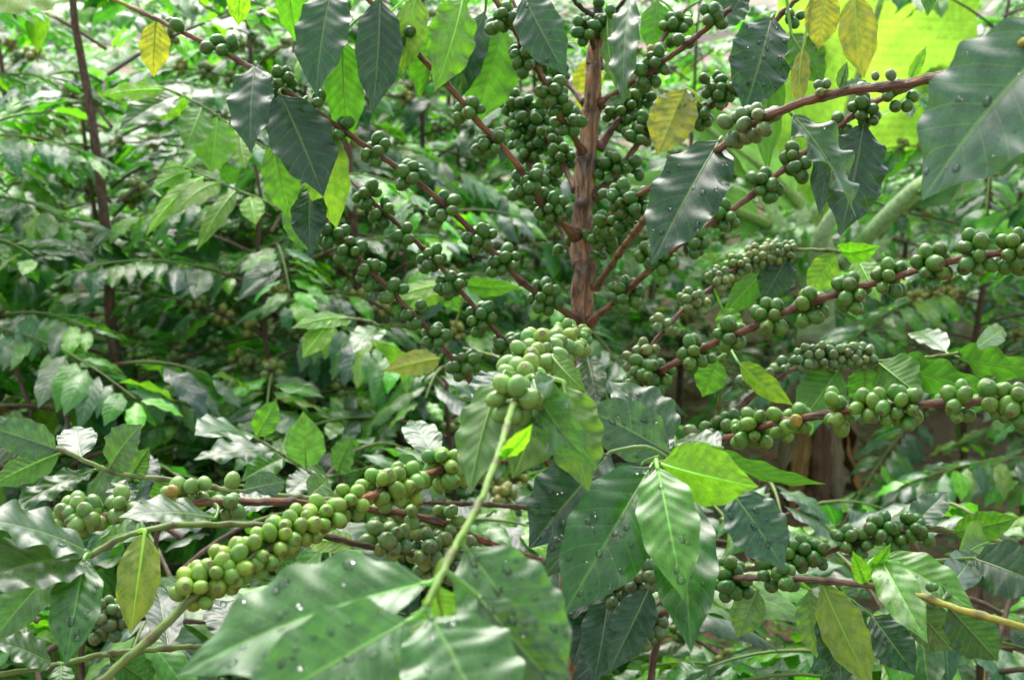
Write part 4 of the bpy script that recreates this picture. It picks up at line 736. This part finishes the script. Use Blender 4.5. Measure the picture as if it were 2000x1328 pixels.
# low seedlings filling the foot of the picture
def seedling(px, py_, d, n, h, label, tint=1., seed=1, yaw=0):
    rng = random.Random(seed); random.seed(seed)
    base = P(px, py_, d); base.z = gh(base.x, base.y); root = empty('coffee_seedling', base); tag(root, label, 'coffee plant', 'low coffee plants')
    st = MB(); pts = [base+Vector((rng.gauss(0, .004), rng.gauss(0, .004), z)) for z in np.linspace(-.02, h, 7)]; tube(st, pts, lambda t: .004-.0022*t, (.14, .16, .05, .4), 7); st.build('stem', M_TWIG, root)
    for i in range(n):
        z = h*(.25+.75*i/(n-1)); a0 = yaw+(i % 2)*1.57+rng.uniform(-.3, .3)
        for s in (0, 1):
            a = a0+s*math.pi; ll = rng.uniform(.10, .15)*(.6+.4*(1-i/n)); p = base+Vector((0, 0, z)); dv = Vector((math.cos(a), math.sin(a), rng.uniform(-.45, .25))).normalized()
            tt = rng.choice((MID, GREEN, GREEN, DARK2, FRESH, SHEEN)); tt = tuple(v*tint for v in tt[:3])+(0,)
            mb = MB(); leaf(mb, p+dv*.008, p+dv*ll, ll*.42, (0, 0, 1), jit(tt), 16, 4, .16, .06, .25, quilt=.05, rib=True, petiole=p, drops=5); mb.build('leaf', [M_LEAF, M_WATER], root, tuple(p))
for i, a in enumerate([(1980, 664, 1.45, 7, .46, 'coffee seedling with glossy leaves in the lower right corner'),
      (1500, 664, 1.5, 6, .38, 'dark coffee seedling at the lower edge right of centre'), (60, 664, 1.35, 7, .50, 'coffee seedling in the lower left corner under the pale leaves'), (420, 664, 1.6, 7, .5, 'coffee seedling hidden below the lower left cherry branch'), (700, 664, 1.75, 7, .52, 'coffee seedling behind the row of cherries left of the centre shoot'),
      (250, 664, 1.6, 8, .62, 'coffee seedling behind the white shining leaves at the left'), (1730, 664, 1.45, 6, .40, 'coffee seedling behind the yellow green leaf at the bottom right'), (1260, 664, 1.9, 5, .34, 'small coffee seedling on the soil under the rosette of wet leaves')]):
    seedling(*a, seed=31+i, yaw=i*.7)

# ================================================================== banana plant
BD = 2.95
bp_ = P(1600, 664, BD); bz = gh(bp_.x, bp_.y)
ban = empty('banana_plant', (bp_.x, bp_.y, bz)); tag(ban, 'young banana plant with huge backlit lime green leaf and dry brown sheaths at its foot', 'banana plant')
def bpt(x, y, d): return P(x, y, d)
mb = MB(); foot = Vector((bp_.x, bp_.y, bz-.03)); top = bpt(1600, 520, BD)
tube(mb, catmull([foot, foot.lerp(top, .4)+Vector((.01, 0, 0)), foot.lerp(top, .75), top, bpt(1598, 470, BD)], 5), lambda t: .062-.030*t, lambda t: (.20, .13, .075, .8) if t < .5 else (.45, .55, .3, .1), 16, True, .04); mb.build('pseudostem', M_TRUNK, ban)
rng = random.Random(5)
for i in range(9):
    a = i*.75+.3; o_ = Vector((math.cos(a), math.sin(a), 0)); z0 = rng.uniform(.45, .62)*(top.z-foot.z); L = z0*rng.uniform(.75, 1.0); random.seed(i)
    b = foot+Vector((0, 0, z0))+o_*.052; mb = MB(); leaf(mb, b, foot+Vector((0, 0, max(.02, z0-L)))+o_*rng.uniform(.08, .15), rng.uniform(.05, .09), o_, jit(rng.choice(((.30, .17, .09, 1), (.38, .28, .18, 1), (.16, .08, .045, 1), (.42, .24, .08, 1)))), 18, 4, rng.uniform(-.05, .1), .1, 1.0, curl=.8, twist=rng.uniform(-.5, .5)); mb.build('dry_sheath', M_DRY, ban)
def banleaf(stem, blade, wpx, tint, roll, under, arch=.05, fold=.12, rr=(.024, .013)):
    sp = catmull([bpt(*q) for q in stem], 6); mbs = MB(); tube(mbs, sp, lambda t: rr[0]+(rr[1]-rr[0])*t, (.60, .76, .42, .03), 10); so_ = mbs.build('leaf_stalk', M_TWIG, ban)
    B = bpt(*blade[0]); T = bpt(*blade[1]); mid = (B+T)/2; t = (T-B).normalized(); n = CAMP-mid; n = (n-t*n.dot(t)).normalized(); n = Matrix.Rotation(R(roll), 3, t) @ n
    if under: n = -n
    else: n = n+Vector((0, 0, 1.1)); n = (n-t*n.dot(t)).normalized()
    ww = wpx*(blade[0][2]+blade[1][2])/2/FPX/max(.2, abs(math.cos(R(roll)))); mb = MB(); leaf(mb, B, T, ww, n, tint, 60, 10, arch, .015, fold, wavek=9)
    lo = mb.build('leaf', M_BANANA, so_)
    L = (T-B).length; nn = n; M = (B+T)/2+nn*arch*L; cn = (CAMP-mid).normalized(); pts = [B*(1-u)**2+M*2*u*(1-u)+T*u*u+cn*.007 for u in [i/20*.97 for i in range(21)]]
    mr = MB(); tube(mr, pts, lambda t: rr[1]*(1-.75*t), (.32, .46, .14, 0), 8); mr.build('midrib', M_TWIG, so_)
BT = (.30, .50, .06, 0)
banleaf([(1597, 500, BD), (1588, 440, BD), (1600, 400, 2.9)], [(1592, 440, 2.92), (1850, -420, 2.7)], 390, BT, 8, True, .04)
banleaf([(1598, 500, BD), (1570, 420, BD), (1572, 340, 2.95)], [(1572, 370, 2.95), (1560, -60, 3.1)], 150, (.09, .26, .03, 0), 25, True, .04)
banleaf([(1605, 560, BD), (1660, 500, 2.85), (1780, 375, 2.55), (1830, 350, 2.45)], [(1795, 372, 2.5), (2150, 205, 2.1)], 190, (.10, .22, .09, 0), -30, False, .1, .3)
banleaf([(1610, 580, BD), (1700, 500, 2.9), (1770, 400, 2.9)], [(1760, 410, 2.9), (2080, 210, 2.8)], 120, (.10, .22, .09, 0), 20, False, .1)
banleaf([(1595, 560, BD), (1550, 480, 2.9), (1470, 350, 2.8)], [(1480, 365, 2.8), (1290, 180, 2.7)], 130, (.14, .30, .06, 0), 30, False, .12, .25)
banleaf([(1592, 580, BD), (1520, 470, 2.85), (1440, 400, 2.75)], [(1500, 440, 2.8), (1170, 360, 2.5)], 80, (.14, .30, .08, 0), -45, False, .14, .2)
banleaf([(1600, 600, BD), (1600, 480, 2.7), (1640, 400, 2.6)], [(1560, 400, 2.7), (1420, 280, 2.5)], 90, (.14, .30, .08, 0), -30, False, .1, .2)
